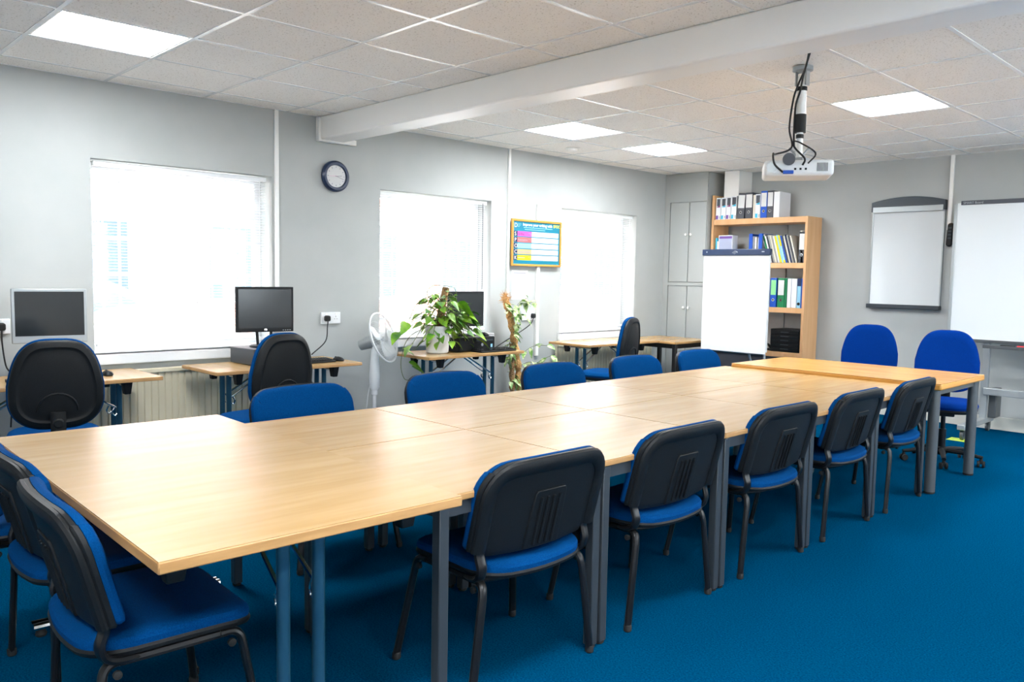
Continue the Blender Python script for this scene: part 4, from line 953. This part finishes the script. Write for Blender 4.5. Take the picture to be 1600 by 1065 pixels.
# ------------------------------------------------------------------ plants
def leaf(mb, base, dirv, L, Wd, droop=.3, fold=.25):
    d = dirv.normalized(); up = Vector((0, 0, 1)); s = d.cross(up)
    s = s.normalized() if s.length > .05 else Vector((1, 0, 0)); nrm = s.cross(d).normalized()
    tw = random.uniform(-.7, .7); s2 = s*math.cos(tw)+nrm*math.sin(tw); nr = -s*math.sin(tw)+nrm*math.cos(tw)
    wp = [(0, .02), (.08, .62), (.25, 1), (.45, .92), (.65, .66), (.85, .28), (1, .0)]
    vs = []; p = Vector(base)
    for k, (q, w_) in enumerate(wp):
        c = Vector(base)+d*(L*q)-up*(droop*L*q*q)
        for s_ in (-1, 0, 1): vs.append(c+s2*(s_*w_*Wd/2)+nr*(abs(s_)*fold*w_*Wd/2))
    fs = []
    for k in range(len(wp)-1):
        a = k*3; fs += [(a, a+1, a+4, a+3), (a+1, a+2, a+5, a+4)]
    mb.add(vs, fs)
t = thing('potted_pothos', 'trailing green pothos with a moss pole in a white pot on the desk', 'potted plant', (-5.70, 4.575, DZ))
pot = MB().lathe([(.088, 0), (.10, .01), (.112, .22), (.118, .222), (.118, .245), (.108, .245), (.106, .215), (.09, .20)], (0, 0, 0), 36).obj('pot', 'pot', t)
MB().lathe([(.001, .205), (.106, .212)], (0, 0, 0), 30).obj('soil', 'soil', t)
MB().tube(spline([(-.0, 0, .15), (.0, .03, .32), (-.01, .07, .46), (-.01, .10, .585)]), [.036]*7+[.033]*12, 12).obj('moss_pole', 'moss', t)
lv = MB(); stt = MB(); rnd = random.Random(5)
poleT = Vector((-.01, .10, .585))
for k in range(72):
    zz = rnd.uniform(.22, .46) if k > 8 else rnd.uniform(.4, .57)
    b0 = Vector((0, .01+(zz-.2)*.22, zz if k % 3 else .23))
    a = rnd.uniform(-PI/2-.7, PI/2+.7)
    rr_ = rnd.uniform(.07, .30 if k % 2 else .2)
    tgt = b0+Vector((math.cos(a)*rr_*.8, math.sin(a)*rr_*1.1, rnd.uniform(-.16, .09)))
    if tgt.x < -.22: tgt.x = -.22
    if tgt.z < .07 and abs(tgt.y) < .25 and tgt.x < .25: tgt.z = .09
    mid = (b0+tgt)/2+Vector((0, 0, .06)); pts = spline([b0, mid, tgt], 5); stt.tube(pts, .0028, 5)
    d = (tgt-mid); d.z -= .02; L = rnd.uniform(.06, .112)
    d.z *= .35
    leaf(lv, tgt, d+Vector((rnd.uniform(-.05, .05), rnd.uniform(-.05, .05), 0)), L, L*.82, rnd.uniform(.15, .5))
    L2 = L*rnd.uniform(.6, .9); pm = pts[len(pts)*2//3]
    leaf(lv, pm, Vector((rnd.uniform(.0, .1), rnd.uniform(-.1, .1), rnd.uniform(-.05, .03))), L2, L2*.8, rnd.uniform(.1, .5))
for (dy, dz, dx) in ((-.42, .2, 0), (-.36, .10, .1), (.27, .33, .05), (.33, .20, .1), (.36, .12, .12), (.22, .45, .02), (-.33, .28, 0), (.2, .38, .12), (.3, .28, .08)):
    tgt = Vector((dx, dy, dz)); b0 = Vector((0, .03, .30)); mid = (b0+tgt)/2+Vector((0, 0, .08)); stt.tube(spline([b0, mid, tgt], 6), .003, 5)
    leaf(lv, tgt, Vector((.05, math.copysign(.1, dy), -.05)), .15, .10, .3)
stt.tube(spline([(0, .06, .40), (-.0, -.12, .52), (-.01, -.05, .60), (-.01, .08, .60), (0, .2, .57), (.0, .22, .40)]), .0035, 5)
stt.tube(spline([(0, .05, .35), (0, -.2, .46), (0, -.32, .30)]), .003, 5)
for k in range(10): 
    y = rnd.uniform(.06, .3); stt.tube(spline([(.0, .04, rnd.uniform(.28, .42)), (.06, y, rnd.uniform(.2, .36)), (.1, y+.06, rnd.uniform(.05, .22))]), .0028, 5)
# trailing vine below desk front-left
stt.tube(spline([(.0, -.1, .25), (.05, -.36, .15), (.0, -.40, -.05), (.02, -.38, -.2), (.02, -.28, -.22)]), .0028, 5)
for p in ((.02, -.40, .06), (.03, -.34, -.06), (.02, -.30, -.1)): leaf(lv, Vector(p), Vector((.03, .06, -.03)), .14, .085, .2)
stt.obj('stems', 'stem', t); lv.obj('foliage', 'leaf', t)

t = thing('moss_pole_plant', 'tall variegated climbing plant on two coir poles beside the pothos desk', 'plant', (-5.99, 5.86, 0))
MB().lathe([(.10, 0.001), (.12, .2), (.125, .22), (.115, .22), (.11, .19)], (0, 0, 0), 28).obj('pot', 'd_charcoal', t)
def rough(pts, r, sd):
    rn_ = random.Random(sd); P = spline(pts, 10); return MB().tube(P, [r*(1+.22*math.sin(i*1.9)+rn_.uniform(-.12, .12)) for i in range(len(P))], 12)
rough([(.02, .03, .15), (.01, .01, .5), (0, -.07, .9), (-.01, -.17, 1.22)], .036, 1).obj('coir_pole', 'coir', t)
rough([(.0, -.05, .15), (0, -.07, .5), (0, -.08, .75)], .028, 2).obj('coir_pole', 'moss', t)
fz = MB(); rnd = random.Random(9)
for k in range(160):
    b0 = Vector((-.01, -.17, rnd.uniform(1.17, 1.25))); d = Vector((rnd.gauss(0, 1), rnd.gauss(0, 1), rnd.gauss(.2, .8))).normalized(); fz.tube([b0, b0+d*rnd.uniform(.03, .085)], [.003, .0008], 4)
fz.obj('coir_tuft', 'coir', t)
lv = MB(); stt = MB()
def spray(b0, tg, nl, L):
    b0, tg = Vector(b0), Vector(tg); mid = (b0+tg)/2+Vector((0, 0, .05)); P = spline([b0, mid, tg], 6); stt.tube(P, .0025, 5)
    for q in range(nl):
        p = P[int((.3+.7*q/max(1, nl-1))*(len(P)-1))]
        leaf(lv, p, Vector((rnd.uniform(-.02, .1), rnd.uniform(-.1, .1), rnd.uniform(-.1, .04))), L*rnd.uniform(1.0, 1.5), L*.72, .4)
for k in range(12): 
    z = .3+k*.075; yc = .02-max(0, z-.5)*.25
    spray((0, yc, z), (rnd.uniform(-.1, .14), yc+rnd.uniform(-.22, .16), z+rnd.uniform(-.08, .06)), 6, .07)
spray((0, -.12, 1.05), (.05, .18, 1.17), 8, .08); spray((0, -.12, 1.0), (.04, .10, 1.22), 6, .07)
spray((0, 0, .6), (.1, .35, .72), 5, .08); spray((0, 0, .5), (.08, .3, .5), 6, .09); spray((0, .0, .4), (.08, .52, .52), 6, .1); spray((0, .0, .3), (.1, .58, .42), 6, .1); spray((.0, .02, .35), (.08, .5, .62), 4, .1)
stt.obj('stems', 'stem', t); lv.obj('foliage', 'leaf2', t)
